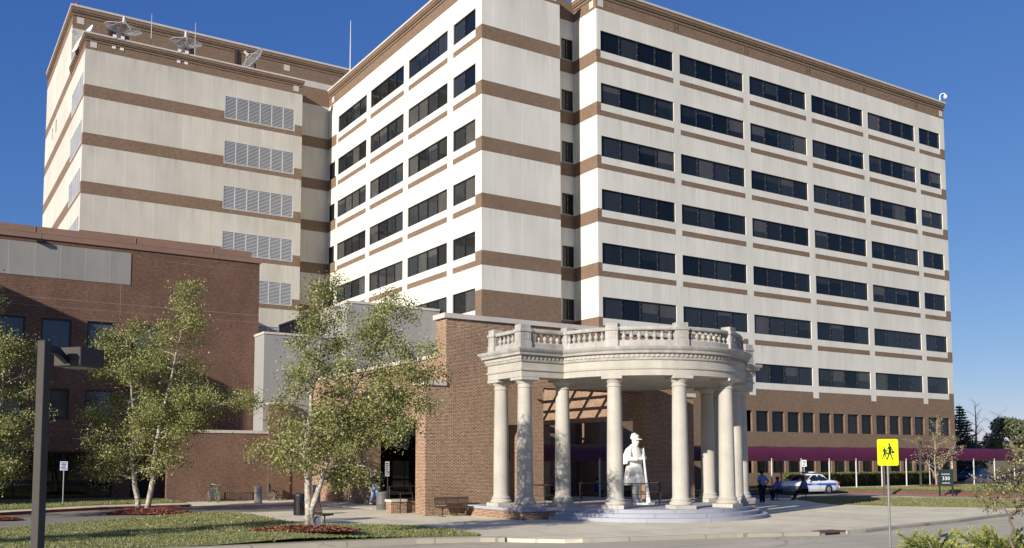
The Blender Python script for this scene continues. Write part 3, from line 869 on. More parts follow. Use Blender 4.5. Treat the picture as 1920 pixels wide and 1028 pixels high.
# columns
def column_mesh():
    c = MB()
    h = 6.33
    c.box(-.5, .5, -.5, .5, PZ, PZ + .17, 0, .01)
    prof = [(.47, .67), (.50, .70), (.50, .76), (.47, .80), (.425, .82), (.42, .86), (.44, .88), (.44, .91), (.40, .94), (.372, 1.0), (.366, 1.06)]
    for k in range(1, 9):
        q = k / 8
        prof.append((.366 - .056 * q ** 1.6, 1.06 + q * 4.78))
    prof += [(.31, 5.86), (.345, 5.88), (.345, 5.93), (.31, 5.95), (.31, 6.04), (.335, 6.05), (.34, 6.08), (.40, 6.15), (.425, 6.19), (.42, 6.205)]
    c.lathe(prof, n=28)
    c.box(-.47, .47, -.47, .47, 6.2, 6.33, 0, .008)
    return c
c0 = column_mesh().build('column', M['stone'], port, smooth=35)
spots = [(CX + RB * math.cos(R(180 + 36 * k)), CY + RB * math.sin(R(180 + 36 * k)), R(36 * k)) for k in range(6)] + [(23.44, 34.93, 0), (37.06, 34.93, 0), (23.44, 36.9, 0), (37.06, 36.9, 0)]
for i, (x, y, rz) in enumerate(spots):
    o = c0 if i == 0 else c0.copy()
    if i: COL.objects.link(o)
    o.parent = port; o.location = (x - CX, y - CY, 0); o.rotation_euler = (0, 0, rz)
# entablature
ent = sweep([(0, 6.33), (0, 6.60), (.05, 6.61), (.06, 6.68), (.005, 6.70), (.005, 7.0), (-.9, 7.0), (-.9, 6.33)])
ent.build('entablature', M['stone'], port, world=True, smooth=30)
cor = sweep([(0.0, 7.0), (.06, 7.01), (.08, 7.06), (.08, 7.26), (.22, 7.30), (.24, 7.40), (.28, 7.43), (.34, 7.51), (.36, 7.58), (.33, 7.60), (-.9, 7.60), (-.9, 7.0)])
corn = cor.build('cornice', M['stone_weathered'], port, world=True, smooth=30)
# dentils
def along(o, step, n=160):
    pts = [Vector((x, y, 0)) for x, y in path(o, n)]
    out = []; acc = step / 2
    for i in range(len(pts) - 1):
        d = pts[i + 1] - pts[i]; L = d.length
        while acc <= L:
            p = pts[i] + d * (acc / L); out.append((p.x, p.y, math.atan2(d.y, d.x))); acc += step
        acc -= L
    return out
db = MB(); rows = []
pa = along(.082, .055, 200); pb = along(.125, .055, 200)
m_ = min(len(pa), len(pb))
for k in range(m_):
    q = (pa if (k // 2) % 2 else pb)[k]
    rows.append([(q[0], q[1], 7.135), (q[0], q[1], 7.245)])
    if (k // 2) % 2 != ((k + 1) // 2) % 2:
        q = (pb if (k // 2) % 2 else pa)[k]; rows.append([(q[0], q[1], 7.135), (q[0], q[1], 7.245)])
db.loft(rows, 0, False, False)
db.build('dentil_band', M['stone'], port, world=True)
cl = MB()
pin = path(-.85, 36); cl.add([(x, y, 6.78) for x, y in pin], [tuple(range(len(pin)))])
cl.build('ceiling', M['ceiling'], port, world=True)
dl = MB()
for x, y in ((28, 33), (31.5, 32.2), (33.4, 34), (27.6, 36)):
    dl.lathe([(.22, 6.72), (.22, 6.78), (.15, 6.79)], x, y, 16)
dl.build('ceiling_light', M['dark_metal'], port, world=True)
dk = MB(); po = path(-.3, 36); dk.add([(x, y, 7.605) for x, y in po], [tuple(range(len(po)))]); dk.build('roof_deck', M['stone_weathered'], port, world=True)
# balustrade
bs = sweep([(-.06, 7.60), (-.06, 7.86), (-.1, 7.90), (-.36, 7.90), (-.40, 7.86), (-.40, 7.60)], back=37.25)
bal = bs.build('balustrade', M['stone_weathered'], port, world=True, smooth=30)
rl = sweep([(-.07, 8.34), (-.05, 8.38), (-.05, 8.44), (-.09, 8.50), (-.37, 8.50), (-.41, 8.44), (-.41, 8.38), (-.39, 8.34)], back=37.25)
rl.v = [(p[0] - CX, p[1] - CY, p[2]) for p in rl.v]
rl.build('rail', M['stone_weathered'], bal, smooth=30)
bb = MB(); bb.lathe([(.10, 7.90), (.10, 7.945), (.055, 7.96), (.07, 8.0), (.108, 8.06), (.104, 8.11), (.058, 8.19), (.044, 8.25), (.07, 8.27), (.07, 8.29), (.05, 8.30), (.09, 8.31), (.09, 8.345)], n=10)
b0 = None
rr = 5.03 - .23
peds = [(22.95 + .23, 36.98, 0, .26), (22.95 + .23, 34.45 + .23, 0, .29), (CX - rr + .12, 34.45 + .12, 0, .23)]
for k in (1, 2, 3, 4): t = R(180 + 36 * k); peds.append((CX + rr * math.cos(t), CY + rr * math.sin(t), t + math.pi / 2, .29))
peds += [(CX + rr - .12, 34.45 + .12, 0, .23), (37.55 - .23, 34.45 + .23, 0, .29), (37.55 - .23, 36.98, 0, .26)]
for x, y, a, wd in peds:
    pm = MB()
    pm.box(-wd, wd, -.24, .24, 7.60, 8.50, 0, .01); pm.box(-wd - .05, wd + .05, -.285, .285, 8.335, 8.47, 0, .02); pm.box(-wd - .03, wd + .03, -.26, .26, 7.60, 7.93, 0, .02)
    pm.box(-wd + .01, wd - .01, -.23, .23, 8.47, 8.68, 0, .01)
    for sy in (-1, 1):
        pm.box(-wd * .62, wd * .62, sy * .238, sy * .25, 8.0, 8.05); pm.box(-wd * .62, wd * .62, sy * .238, sy * .25, 8.22, 8.27)
        pm.box(-wd * .62, -wd * .62 + .04, sy * .238, sy * .25, 8.05, 8.22); pm.box(wd * .62 - .04, wd * .62, sy * .238, sy * .25, 8.05, 8.22)
    pm.xform(Matrix.Translation((x - CX, y - CY, 0)) @ Matrix.Rotation(a, 4, 'Z'))
    pm.build('pedestal', M['stone_weathered'], bal, smooth=30)
def put_bal(x, y):
    global b0
    if b0 is None:
        b0 = bb.build('baluster', M['stone_weathered'], bal, smooth=50); o = b0
    else:
        o = b0.copy(); COL.objects.link(o); o.parent = bal
    o.location = (x - CX, y - CY, 0)
def seg(p, q, n):
    for i in range(n): f = (i + .5) / n; put_bal(p[0] + (q[0] - p[0]) * f, p[1] + (q[1] - p[1]) * f)
seg((23.18, 36.72), (23.18, 34.97), 5); seg((23.5, 34.68), (25.25, 34.68), 5)
seg((37.32, 36.72), (37.32, 34.97), 5); seg((37.0, 34.68), (35.25, 34.68), 5)
for k in range(5):
    t0 = 180 + 36 * k + (7.5 if k == 0 else 4.0); t1 = 180 + 36 * (k + 1) - (7.5 if k == 4 else 4.0)
    for i in range(7):
        t = R(t0 + (t1 - t0) * (i + .5) / 7); put_bal(CX + rr * math.cos(t), CY + rr * math.sin(t))

# ------------------------------------------------------------------ skinned figures
def skin(name, nodes, edges, mat, parent, sub=2, root=0):
    """nodes: list of (xyz, radius or (rx, ry)); grows one continuous surface over the edges"""
    me = bpy.data.meshes.new(name)
    me.from_pydata([n[0] for n in nodes], edges, [])
    o = bpy.data.objects.new(name, me); COL.objects.link(o)
    o.modifiers.new('skin', 'SKIN')
    for i, n in enumerate(nodes):
        sv = me.skin_vertices[0].data[i]
        r = n[1] if hasattr(n[1], '__len__') else (n[1], n[1])
        sv.radius = r; sv.use_root = (i == root)
    ss = o.modifiers.new('sub', 'SUBSURF'); ss.levels = sub; ss.render_levels = sub
    bpy.context.view_layer.update()
    dg = bpy.context.evaluated_depsgraph_get()
    nm = bpy.data.meshes.new_from_object(o.evaluated_get(dg))
    bpy.data.objects.remove(o); bpy.data.meshes.remove(me)
    nm.name = name; nm.materials.clear()
    nm.materials.append(mat)
    nm.polygons.foreach_set('use_smooth', [True] * len(nm.polygons))
    ob = bpy.data.objects.new(name, nm); COL.objects.link(ob)
    ob.parent = parent
    return ob

STAND = dict(pelvis=(0, 0, .95), chest=(0, .0, 1.28), neck=(0, .01, 1.47), head=(0, -.02, 1.62),
    shL=(.18, .0, 1.41), elL=(.25, .03, 1.13), wrL=(.26, -.05, .88), shR=(-.18, .0, 1.41), elR=(-.25, .03, 1.13), wrR=(-.26, -.05, .88),
    hipL=(.09, 0, .90), knL=(.10, -.02, .50), anL=(.10, .03, .09), hipR=(-.09, 0, .90), knR=(-.10, -.02, .50), anR=(-.10, .03, .09))

def person(name_label, loc, rotz, pose, skinm, shirt, pants, shoes, hair, cap=None, scale=1.0, group=None, sleeves=1.0, bulk=1.0, toe=None):
    J = dict(STAND); J.update(pose)
    t = thing('person', name_label, 'person', loc, rotz, group, scale)
    V = {k: Vector(v) for k, v in J.items()}
    b = bulk
    nodes, edges, idx = [], [], {}
    def N(k, p, r, link=None):
        idx[k] = len(nodes); nodes.append((tuple(p), r))
        if link is not None: edges.append((idx[link], idx[k]))
    N('pelvis', V['pelvis'], (.125 * b, .10 * b)); N('waist', V['pelvis'].lerp(V['chest'], .5), (.12 * b, .095 * b), 'pelvis')
    N('chest', V['chest'], (.14 * b, .105 * b), 'waist'); N('neck', V['neck'], .055, 'chest')
    hd = (V['head'] - V['neck']).normalized()
    N('jaw', V['neck'].lerp(V['head'], .55) + Vector((0, -.012, 0)), (.062, .072), 'neck'); N('head', V['head'], (.078, .095), 'jaw'); N('crown', V['head'] + hd * .085, (.062, .075), 'head')
    for s in 'LR':
        N('sh' + s, V['sh' + s], .062 * b, 'chest'); N('el' + s, V['el' + s], .043, 'sh' + s); N('wr' + s, V['wr' + s], .029, 'el' + s)
        d = (V['wr' + s] - V['el' + s]).normalized()
        sd = Vector((0, 1, 0)) if abs(d.y) < .8 else Vector((1, 0, 0))
        sd = (sd - d * sd.dot(d)).normalized(); up = d.cross(sd)
        palm = V['wr' + s] + d * .06; N('palm' + s, palm, (.034, .020), 'wr' + s)
        for q, ln in ((-1.5, .070), (-.5, .085), (.5, .08), (1.5, .06)):
            f0 = palm + d * .035 + sd * q * .018
            f1 = f0 + d * ln * .5 + up * .010; f2 = f1 + d * ln * .4 + up * .022
            N('f%s%s' % (s, q), f0, .009, 'palm' + s); N('g%s%s' % (s, q), f1, .0085, 'f%s%s' % (s, q)); N('h%s%s' % (s, q), f2, .007, 'g%s%s' % (s, q))
        th = palm - sd * .036; N('th' + s, th, .010, 'palm' + s); N('ti' + s, th + d * .035 - sd * .018, .008, 'th' + s)
        N('hip' + s, V['hip' + s], .085 * b, 'pelvis'); N('kn' + s, V['kn' + s], .058, 'hip' + s); N('an' + s, V['an' + s], .042, 'kn' + s)
        fd = Vector(toe[s]) if toe else Vector((0, -1, 0))
        N('toe' + s, V['an' + s] + fd * .14 + Vector((0, 0, -.045)), (.04, .028), 'an' + s)
    body = skin('body', nodes, edges, skinm, t)
    # face
    H = V['head']; fm = MB()
    for sx in (-1, 1): fm.ball(H + Vector((sx * .03, -.083, .0)), .011, 6, 4)
    fm.build('eyes', M['black'], body)
    nm = MB(); nm.add([H + Vector(p) for p in ((-.012, -.088, .012), (.012, -.088, .012), (.018, -.09, -.03), (-.018, -.09, -.03), (0, -.118, -.026))], [(0, 1, 4), (1, 2, 4), (2, 3, 4), (3, 0, 4)]); nm.build('nose', skinm, body)
    for sx in (-1, 1):
        e = MB(); e.ball(H + Vector((sx * .082, .01, -.005)), (.012, .022, .032), 6, 5); e.build('ear', skinm, body)
    hm = MB()
    hm.loft([[tuple(H + Vector((r * .092 * math.cos(2 * math.pi * j / 14), .01 + r * .112 * math.sin(2 * math.pi * j / 14), z + (.035 if math.sin(2 * math.pi * j / 14) < -.3 else 0) * (1 if z < .06 else 0)))) for j in range(14)] for r, z in ((.93, -.02), (1.0, .03), (.98, .07), (.78, .115), (.35, .14), (.03, .147))], 0, True)
    hm.build('hair', hair, body, smooth=True)
    if cap:
        cm = MB()
        cm.loft([[tuple(H + Vector((r * .102 * math.cos(2 * math.pi * j / 16), .005 + r * .12 * math.sin(2 * math.pi * j / 16), z))) for j in range(16)] for r, z in ((1, .055), (1.0, .10), (.85, .145), (.4, .17), (.03, .175))], 0, True)
        cm.add([tuple(H + Vector(p)) for p in ((-.085, -.09, .06), (.085, -.09, .06), (.06, -.20, .045), (-.06, -.20, .045), (-.085, -.09, .07), (.085, -.09, .07), (.06, -.20, .052), (-.06, -.20, .052))], [(0, 1, 2, 3), (4, 7, 6, 5), (0, 4, 5, 1), (1, 5, 6, 2), (2, 6, 7, 3), (3, 7, 4, 0)])
        cm.build('cap', cap, body, smooth=40)
    g = .016
    sn = [(tuple(V['pelvis'] + Vector((0, 0, -.02))), (.135 * b + g, .112 * b + g)), (tuple(V['pelvis'].lerp(V['chest'], .5)), (.13 * b + g, .108 * b + g)), (tuple(V['chest']), (.145 * b + g, .112 * b + g)), (tuple(V['chest'].lerp(V['neck'], .62)), (.085 * b + g, .075))]
    se = [(0, 1), (1, 2), (2, 3)]
    for s in 'LR':
        i = len(sn); sn.append((tuple(V['sh' + s]), .068 * b + g)); se.append((2, i))
        if sleeves <= .6:
            sn.append((tuple(V['sh' + s].lerp(V['el' + s], .75)), .058 + g)); se.append((i, i + 1))
        else:
            sn.append((tuple(V['el' + s]), .052 + g)); sn.append((tuple(V['el' + s].lerp(V['wr' + s], .93)), .038 + g * .8)); se += [(i, i + 1), (i + 1, i + 2)]
    skin('shirt', sn, se, shirt, t)
    pn_ = [(tuple(V['pelvis']), (.13 * b + g * .6, .106 * b + g * .6))]; pe = []
    for s in 'LR':
        i = len(pn_); pn_ += [(tuple(V['hip' + s]), .090 * b + g), (tuple(V['kn' + s]), .066 + g), (tuple(V['kn' + s].lerp(V['an' + s], .94)), .055 + g)]
        pe += [(0, i), (i, i + 1), (i + 1, i + 2)]
    skin('trousers', pn_, pe, pants, t)
    for s in 'LR':
        fd = Vector(toe[s]) if toe else Vector((0, -1, 0))
        A = V['an' + s]
        skin('shoe', [(tuple(A + Vector((0, 0, -.035)) - fd * .05), (.05, .05)), (tuple(A + Vector((0, 0, -.04)) + fd * .06), (.05, .042)), (tuple(A + Vector((0, 0, -.052)) + fd * .17), (.045, .03))], [(0, 1), (1, 2)], shoes, t)
    return t

SKIN1 = plain('light_skin', (0.42, 0.255, 0.18), 0.6, 0.3)
SKIN2 = plain('brown_skin', (0.10, 0.055, 0.038), 0.55, 0.3)
M['blue_shirt'] = plain('light_blue_shirt', (0.13, 0.20, 0.40), 0.85, 0.15, n1=(6, .1))
M['navy'] = plain('navy_cloth', (0.012, 0.014, 0.026), 0.9, 0.15)
M['jeans'] = plain('faded_denim', (0.20, 0.30, 0.52), 0.85, 0.15, n1=(5, .2))
M['navy_vest'] = plain('navy_jacket', (0.022, 0.028, 0.060), 0.85, 0.2)
M['teal'] = plain('teal_cloth', (0.10, 0.42, 0.38), 0.85, 0.15)
M['olive'] = plain('olive_trousers', (0.085, 0.072, 0.055), 0.9, 0.1)
M['hair'] = plain('black_hair', (0.010, 0.008, 0.007), 0.7, 0.3)
M['hair_grey'] = plain('grey_hair', (0.22, 0.20, 0.18), 0.7, 0.3)

# ================================================================== soldier statue
def statue(loc, rotz, sc):
    t = thing('soldier_statue', 'white statue of a caped soldier in a kepi holding a grounded rifle under the portico', 'statue', loc, rotz, None, sc)
    m = M['white_stone']
    b = MB(); b.prism([(.42 * math.cos(a / 10 * 6.2832) + .05, .46 * math.sin(a / 10 * 6.2832) - .08) for a in range(10)], 0, .05); b.build('base', m, t)
    nodes = [((0, 0, .98), (.14, .11)), ((0, 0, 1.15), (.135, .11)), ((0, 0, 1.33), (.155, .12)), ((0, .0, 1.50), .06), ((0, -.03, 1.60), (.068, .08)), ((0, -.035, 1.66), (.08, .098)), ((0, -.03, 1.74), (.065, .08))]
    edges = [(i, i + 1) for i in range(6)]
    for s in (1, -1):
        i = len(nodes)
        nodes += [((s * .19, 0, 1.43), .075), ((s * .27, -.08, 1.16), .062), ((s * .05, -.27, 1.20 + (.07 if s > 0 else -.02)), .042), ((s * .0, -.31, 1.225 + (.07 if s > 0 else -.02)), (.045, .035))]
        edges += [(2, i), (i, i + 1), (i + 1, i + 2), (i + 2, i + 3)]
        for q in range(4):
            k = len(nodes); zz = 1.245 + (.07 if s > 0 else -.02) - q * .018
            nodes += [((-s * .025, -.345, zz), .010), ((-s * .045, -.325, zz - .004), .009)]; edges += [(i + 3, k), (k, k + 1)]
        j = len(nodes)
        nodes += [((s * .10, .0 - (.06 if s < 0 else 0), .92), .09), ((s * .11, -.02 - (.09 if s < 0 else 0), .52), .07), ((s * .13, .02 - (.10 if s < 0 else 0), .13), .055), ((s * .15, -.14 - (.10 if s < 0 else 0), .08), (.05, .04))]
        edges += [(0, j), (j, j + 1), (j + 1, j + 2), (j + 2, j + 3)]
    body = skin('body', nodes, edges, m, t)
    n = 40
    def ring(rx, ry, z, fold=0.0, oy=0.0):
        return [((rx * (1 + fold * math.sin(9 * 2 * math.pi * j / n))) * math.cos(2 * math.pi * j / n), oy + (ry * (1 + fold * math.sin(9 * 2 * math.pi * j / n + .6))) * math.sin(2 * math.pi * j / n), z) for j in range(n)]
    c = MB(); c.loft([ring(.10, .09, 1.50), ring(.22, .145, 1.42), ring(.25, .165, 1.32), ring(.235, .17, 1.12, .005), ring(.23, .175, 1.04, .008), ring(.255, .21, .9, .02), ring(.285, .25, .70, .035, -.01), ring(.315, .29, .50, .05, -.02), ring(.28, .26, .50, .05, -.02), ring(.2, .18, .75)], 0, True)
    c.build('greatcoat', m, t, smooth=60)
    bl = MB(); bl.loft([ring(.242, .182, 1.06), ring(.245, .186, 1.075), ring(.245, .186, 1.115), ring(.242, .18, 1.13)], 0, False); bl.build('belt', m, t, smooth=40)
    sl_n, sl_e = [], []
    for s in (1, -1):
        i = len(sl_n)
        sl_n += [((s * .21, 0, 1.42), .10), ((s * .31, -.08, 1.155), .088), ((s * .09, -.25, 1.195 + (.06 if s > 0 else -.02)), .062)]; sl_e += [(i, i + 1), (i + 1, i + 2)]
    for k in (0, 1):
        skin('sleeve', sl_n[3 * k:3 * k + 3], [(0, 1), (1, 2)], m, t)
    cp_ = MB(); rows = []
    for q, (rx, ry, z) in enumerate(((.09, .09, 1.535), (.16, .125, 1.485), (.255, .185, 1.42), (.305, .24, 1.30), (.345, .31, 1.16), (.37, .36, 1.05))):
        row = []
        for j in range(33):
            a = R(-38 + q * 5.5) + (R(256 - q * 11)) * j / 32
            f = 1 + .03 * q / 5 * math.sin(j * 1.15)
            row.append((rx * f * math.cos(a), ry * f * math.sin(a), z + .015 * math.sin(j * .6)))
        rows.append(row)
    inner = [[(p[0] * .94, p[1] * .94, p[2]) for p in r] for r in rows]
    cp_.loft(rows, 0, False, False); cp_.loft(inner, 0, False, False)
    cp_.loft([rows[-1], inner[-1]], 0, False, False); cp_.loft([[r[0] for r in rows], [r[0] for r in inner]], 0, False, False); cp_.loft([[r[-1] for r in rows], [r[-1] for r in inner]], 0, False, False)
    cp_.build('cape', m, t, smooth=50)
    col = MB(); col.lathe([(.085, 1.47), (.10, 1.49), (.105, 1.55), (.085, 1.56)], 0, -.01, 18); col.build('collar', m, t, smooth=40)
    k = MB()
    def kr(r, y, z, ry=1.16): return [(r * math.cos(2 * math.pi * j / 20), y + r * ry * math.sin(2 * math.pi * j / 20), z + (.03 * math.sin(2 * math.pi * j / 20) if z > 1.78 else 0)) for j in range(20)]
    k.loft([kr(.092, -.03, 1.685), kr(.10, -.03, 1.70), kr(.104, -.025, 1.735), kr(.098, -.035, 1.78), kr(.088, -.05, 1.812), kr(.05, -.06, 1.825), kr(.01, -.06, 1.827)], 0, True)
    vis = [(.10 * math.cos(R(200 + 14 * j)), -.03 + .115 * math.sin(R(200 + 14 * j)), 1.70) for j in range(11)]
    vo = [(.115 * math.cos(R(200 + 14 * j)), -.05 + .215 * math.sin(R(200 + 14 * j)), 1.675) for j in range(11)]
    k.loft([vis, vo, [(p[0], p[1], p[2] + .012) for p in vo], [(p[0], p[1], p[2] + .012) for p in vis]], 0, False, False)
    k.build('kepi', m, t, smooth=40)
    f = MB()
    f.add([(-.016, -.125, 1.675), (.016, -.125, 1.675), (.024, -.125, 1.625), (-.024, -.125, 1.625), (0, -.165, 1.63)], [(0, 1, 4), (1, 2, 4), (2, 3, 4), (3, 0, 4)])
    f.ball((-.03, -.12, 1.605), (.036, .028, .016), 8, 6); f.ball((.03, -.12, 1.605), (.036, .028, .016), 8, 6); f.ball((0, -.10, 1.56), (.045, .04, .045), 8, 6)
    f.ball((.034, -.118, 1.655), (.016, .01, .008), 6, 4); f.ball((-.034, -.118, 1.655), (.016, .01, .008), 6, 4)
    f.build('face', m, body, smooth=50)
    r = MB()
    r.tube([(.06, -.42, .05), (.055, -.41, .14), (.04, -.385, .42), (.02, -.36, .75), (.0, -.335, 1.1), (-.01, -.325, 1.36), (-.012, -.322, 1.46)], [.06, .055, .042, .03, .026, .022, .014], 8)
    r.build('rifle', m, t, smooth=40)
    for s, dy in ((1, 0), (-1, -.10)):
        skin('boot', [((s * .13, .03 + dy, .16), .062), ((s * .135, -.0 + dy, .085), (.055, .05)), ((s * .155, -.15 + dy, .075), (.05, .038))], [(0, 1), (1, 2)], m, t)
    return t
statue((30.1, 35.3, PZ), R(10), 1.86)

# ================================================================== people
SIT = dict(pelvis=(0, .05, .52), chest=(0, .02, .86), neck=(0, -.02, 1.05), head=(0, -.07, 1.19), shL=(.18, .0, .99), elL=(.24, -.10, .73), wrL=(.14, -.30, .62), shR=(-.18, .0, .99), elR=(-.24, -.10, .73), wrR=(-.14, -.30, .62),
    hipL=(.10, .0, .51), knL=(.12, -.42, .50), anL=(.12, -.40, .09), hipR=(-.10, 0, .51), knR=(-.13, -.42, .50), anR=(-.16, -.30, .09))
person('man in white cap, dark jacket and faded jeans walking out past the grey bin', (23.2, 50.3, 0), R(12),
    dict(knL=(.10, -.13, .51), anL=(.10, -.16, .09), knR=(-.09, .03, .50), anR=(-.09, .22, .13), wrR=(-.29, -.05, .86), elR=(-.27, .06, 1.13), elL=(.25, .06, 1.14), wrL=(.13, -.22, 1.10)),
    SKIN1, M['navy_vest'], M['jeans'], M['white'], M['hair'], M['white'], 1.16, None, 1.0, 1.06)
person('person in teal top and dark trousers in the shade behind the man in jeans', (27.1, 57.9, 0), R(-20),
    dict(elR=(-.26, -.02, 1.14), wrR=(-.12, -.24, 1.12), elL=(.26, -.02, 1.14), wrL=(.12, -.24, 1.14)), SKIN2, M['teal'], M['olive'], M['black'], M['hair'], None, 1.14, None, .6)
person('standing officer in pale blue shirt, hands on hips, beside the portico steps', (43.15, 39.05, 0), R(175),
    dict(elL=(.36, .10, 1.17), wrL=(.17, -.02, 1.0), elR=(-.36, .10, 1.17), wrR=(-.17, -.02, 1.0), anL=(.12, .02, .09), anR=(-.15, -.06, .09), knR=(-.12, -.06, .5)),
    SKIN2, M['blue_shirt'], M['navy'], M['white'], M['hair'], None, 1.15, None, .6, 1.22)
person('seated officer in blue shirt leaning forward, next to the front wheel of the police car', (48.6, 42.6, 0), R(-100), dict(SIT, elR=(-.22, -.2, .74), wrR=(-.08, -.42, .60), anL=(.10, -.44, .09)),
    SKIN2, M['blue_shirt'], M['navy'], M['black'], M['hair'], None, 1.16, 'officers seated on the bench', .6, 1.15)
person('seated officer in blue shirt with legs stretched out at the bench end', (50.5, 42.1, 0), R(-112), dict(SIT, knL=(.12, -.46, .46), anL=(.13, -.72, .09), knR=(-.12, -.44, .48), anR=(-.14, -.56, .09), wrL=(.2, -.42, .58)),
    SKIN2, M['blue_shirt'], M['navy'], M['black'], M['hair'], None, 1.16, 'officers seated on the bench', .6, 1.15)
M['royal'] = plain('royal_blue_cloth', (0.020, 0.045, 0.20), 0.85, 0.15)
person('crouched person in royal blue clothes in the shade seen between portico columns', (41.4, 52.6, 0), R(25), dict(SIT), SKIN1, M['royal'], M['royal'], M['black'], M['hair'], None, 1.0, None, 1.0, 1.15)
person('seated person in dark clothes in the shade behind the portico handrail', (38.2, 53.6, 0), R(-30), dict(SIT), SKIN1, M['olive'], M['navy'], M['white'], M['hair_grey'], None, 1.0, None, 1.0, 1.1)

# ================================================================== benches, bins, bollards, rails
def bench(label, loc, rotz, L=1.85, mat='brown_metal'):
    t = thing('bench', label, 'bench', loc, rotz, 'metal benches')
    s = MB()
    for i in range(7): s.box(-L / 2, L / 2, -.27 + i * .065, -.27 + i * .065 + .045, .43, .455)
    s.box(-L / 2, L / 2, -.30, -.275, .395, .46); s.box(-L / 2, L / 2, .185, .21, .395, .46)
    for x in (-L / 2, L / 2 - .03): s.box(x, x + .03, -.275, .185, .40, .457)
    s.build('seat', M[mat], t)
    b = MB()
    for i in range(6): b.box(-L / 2 + .03, L / 2 - .03, .0, .02, .02 + i * .062, .02 + i * .062 + .045)
    for x in (-L / 2, -L / 6, L / 6, L / 2 - .035): b.box(x, x + .035, -.005, .026, 0, .40)
    b.box(-L / 2 + .035, L / 2 - .035, -.004, .025, .385, .40)
    b.xform(Matrix.Translation((0, .23, .50)) @ Matrix.Rotation(R(-14), 4, 'X')); b.build('backrest', M[mat], t)
    for x in (-L * .36, L * .36):
        l = MB(); l.tube([(x, -.02, .40), (x, -.02, .03)], .032, 8); l.box(x - .035, x + .035, -.30, .26, 0.0, .03); l.box(x - .03, x + .03, -.26, .2, .37, .398); l.tube([(x, .17, .385), (x, .24, .52)], .022, 6)
        l.build('leg', M['dark_metal'], t)
    return t
bench('brown slatted metal bench against the tall brick pier', (22.0, 38.75, 0), 0)
bench('brown metal bench seen end on, beside the forked birch trunk', (14.35, 36.7, 0), R(100), 1.6)
bench('dark bench carrying two seated officers before the police car', (49.7, 42.5, 0), R(-16), 3.0, 'dark_metal')

def bin_(label, loc, h, r, mat, slat=True):
    t = thing('trash_bin', label, 'trash bin', loc, 0, 'litter bins')
    b = MB()
    if slat:
        b.lathe([(r * .9, .03), (r * .9, h * .86)], n=20)
        for i in range(26):
            a = 2 * math.pi * i / 26
            q = MB(); q.box(-.028, .028, -.012, .012, .02, h * .86); q.xform(Matrix.Rotation(a, 4, 'Z') @ Matrix.Translation((0, r, 0))); b.add(q.v, q.f)
    else:
        b.lathe([(r * .95, 0), (r, .03), (r, h * .3), (r * 1.02, h * .31), (r * 1.02, h * .34), (r, h * .35), (r, h * .84)], n=24)
    b.build('body', M[mat], t, smooth=40)
    c = MB(); c.lathe([(r * 1.04, h * .85), (r * 1.06, h * .90), (r * .95, h * .97), (r * .6, h), (r * .55, h * .93)], n=24); c.build('rim', M[mat], t, smooth=40)
    return t
bin_('black slatted litter bin half hidden behind the forked birch trunk', (16.05, 43.2, 0), 1.05, .30, 'black')
M['grey_bin'] = plain('grey_bin_paint', (0.115, 0.112, 0.105), 0.6, 0.4)
bin_('dark grey ribbed litter bin beside the sign post at the passage', (21.55, 45.7, 0), .95, .33, 'grey_bin', False)

def bollard(label, loc, h=1.05, r=.235):
    t = thing('concrete_bollard', label, 'bollard', loc, 0, 'pale concrete bollards along the entrance drive')
    b = MB(); b.lathe([(r * .9, 0), (r * .9, .05), (r, .07), (r, h * .755), (r * .9, h * .765), (r * .9, h * .785), (r, h * .795), (r, h * .97), (r * .95, h)], n=24)
    b.build('post', M['bollard'], t, smooth=35)
    return t
bollard('pale concrete bollard between the bike rack and the wheelchair', (18.05, 55.7, 0))
bollard('pale concrete bollard partly hidden by the birch trunk', (21.5, 55.1, 0), 1.1, .25)
bollard('pale concrete bollard just behind the walking man in jeans', (24.6, 54.6, 0))

def handrail(label, pts, h, group='black handrails'):
    base = Vector((pts[0][0], pts[0][1], pts[0][2]))
    t = thing('handrail', label, 'handrail', base, 0, group)
    r = MB()
    P_ = [Vector(p) - base for p in pts]
    r.tube([p + Vector((0, 0, h)) for p in P_], .024, 8)
    r.tube([p + Vector((0, 0, h * .5)) for p in P_], .015, 6)
    r.build('rail', M['dark_metal'], t, smooth=40)
    for p in P_:
        q = MB(); q.tube([p, p + Vector((0, 0, h))], .024, 8); q.build('post', M['dark_metal'], t, smooth=40)
    return t
handrail('black handrail between the corner column and the first bow column of the portico', [(24.6, 36.9, .5), (25.85, 36.82, .5), (26.1, 36.1, .5)], .95)
handrail('black railing standing round the feet of the white statue', [(28.3, 37.3, .5), (29.3, 34.55, .5), (30.75, 34.25, .5), (31.2, 36.1, .5)], 1.0)
handrail('black railing behind the statue near the shaded brick wall', [(31.6, 38.6, .5), (33.3, 37.0, .5), (34.2, 38.9, .5)], .95)
handrail('looped metal handrail beside the low brick stub at the pier', [(20.95, 43.6, 0), (21.2, 44.4, 0), (24.5, 45.6, 0)], 1.25)
handrail('lower metal handrail in front of the low brick stub at the pier', [(20.72, 41.9, 0), (21.9, 42.9, 0)], .98)
sw = thing('brick_stub_wall', 'low brick stub wall with white cap beside the gateway pier', 'wall', (20.7, 42.4, 0))
mb = MB(); mb.box(20.35, 21.2, 42.15, 42.75, 0, .56); mb.box(21.2, 22.6, 42.3, 42.6, 0, .55); mb.build('wall', M['brick_gate'], sw, world=True)
mb = MB(); mb.box(20.3, 21.25, 42.1, 42.8, .56, .68, 0, .01); mb.build('cap', M['coping'], sw, world=True)

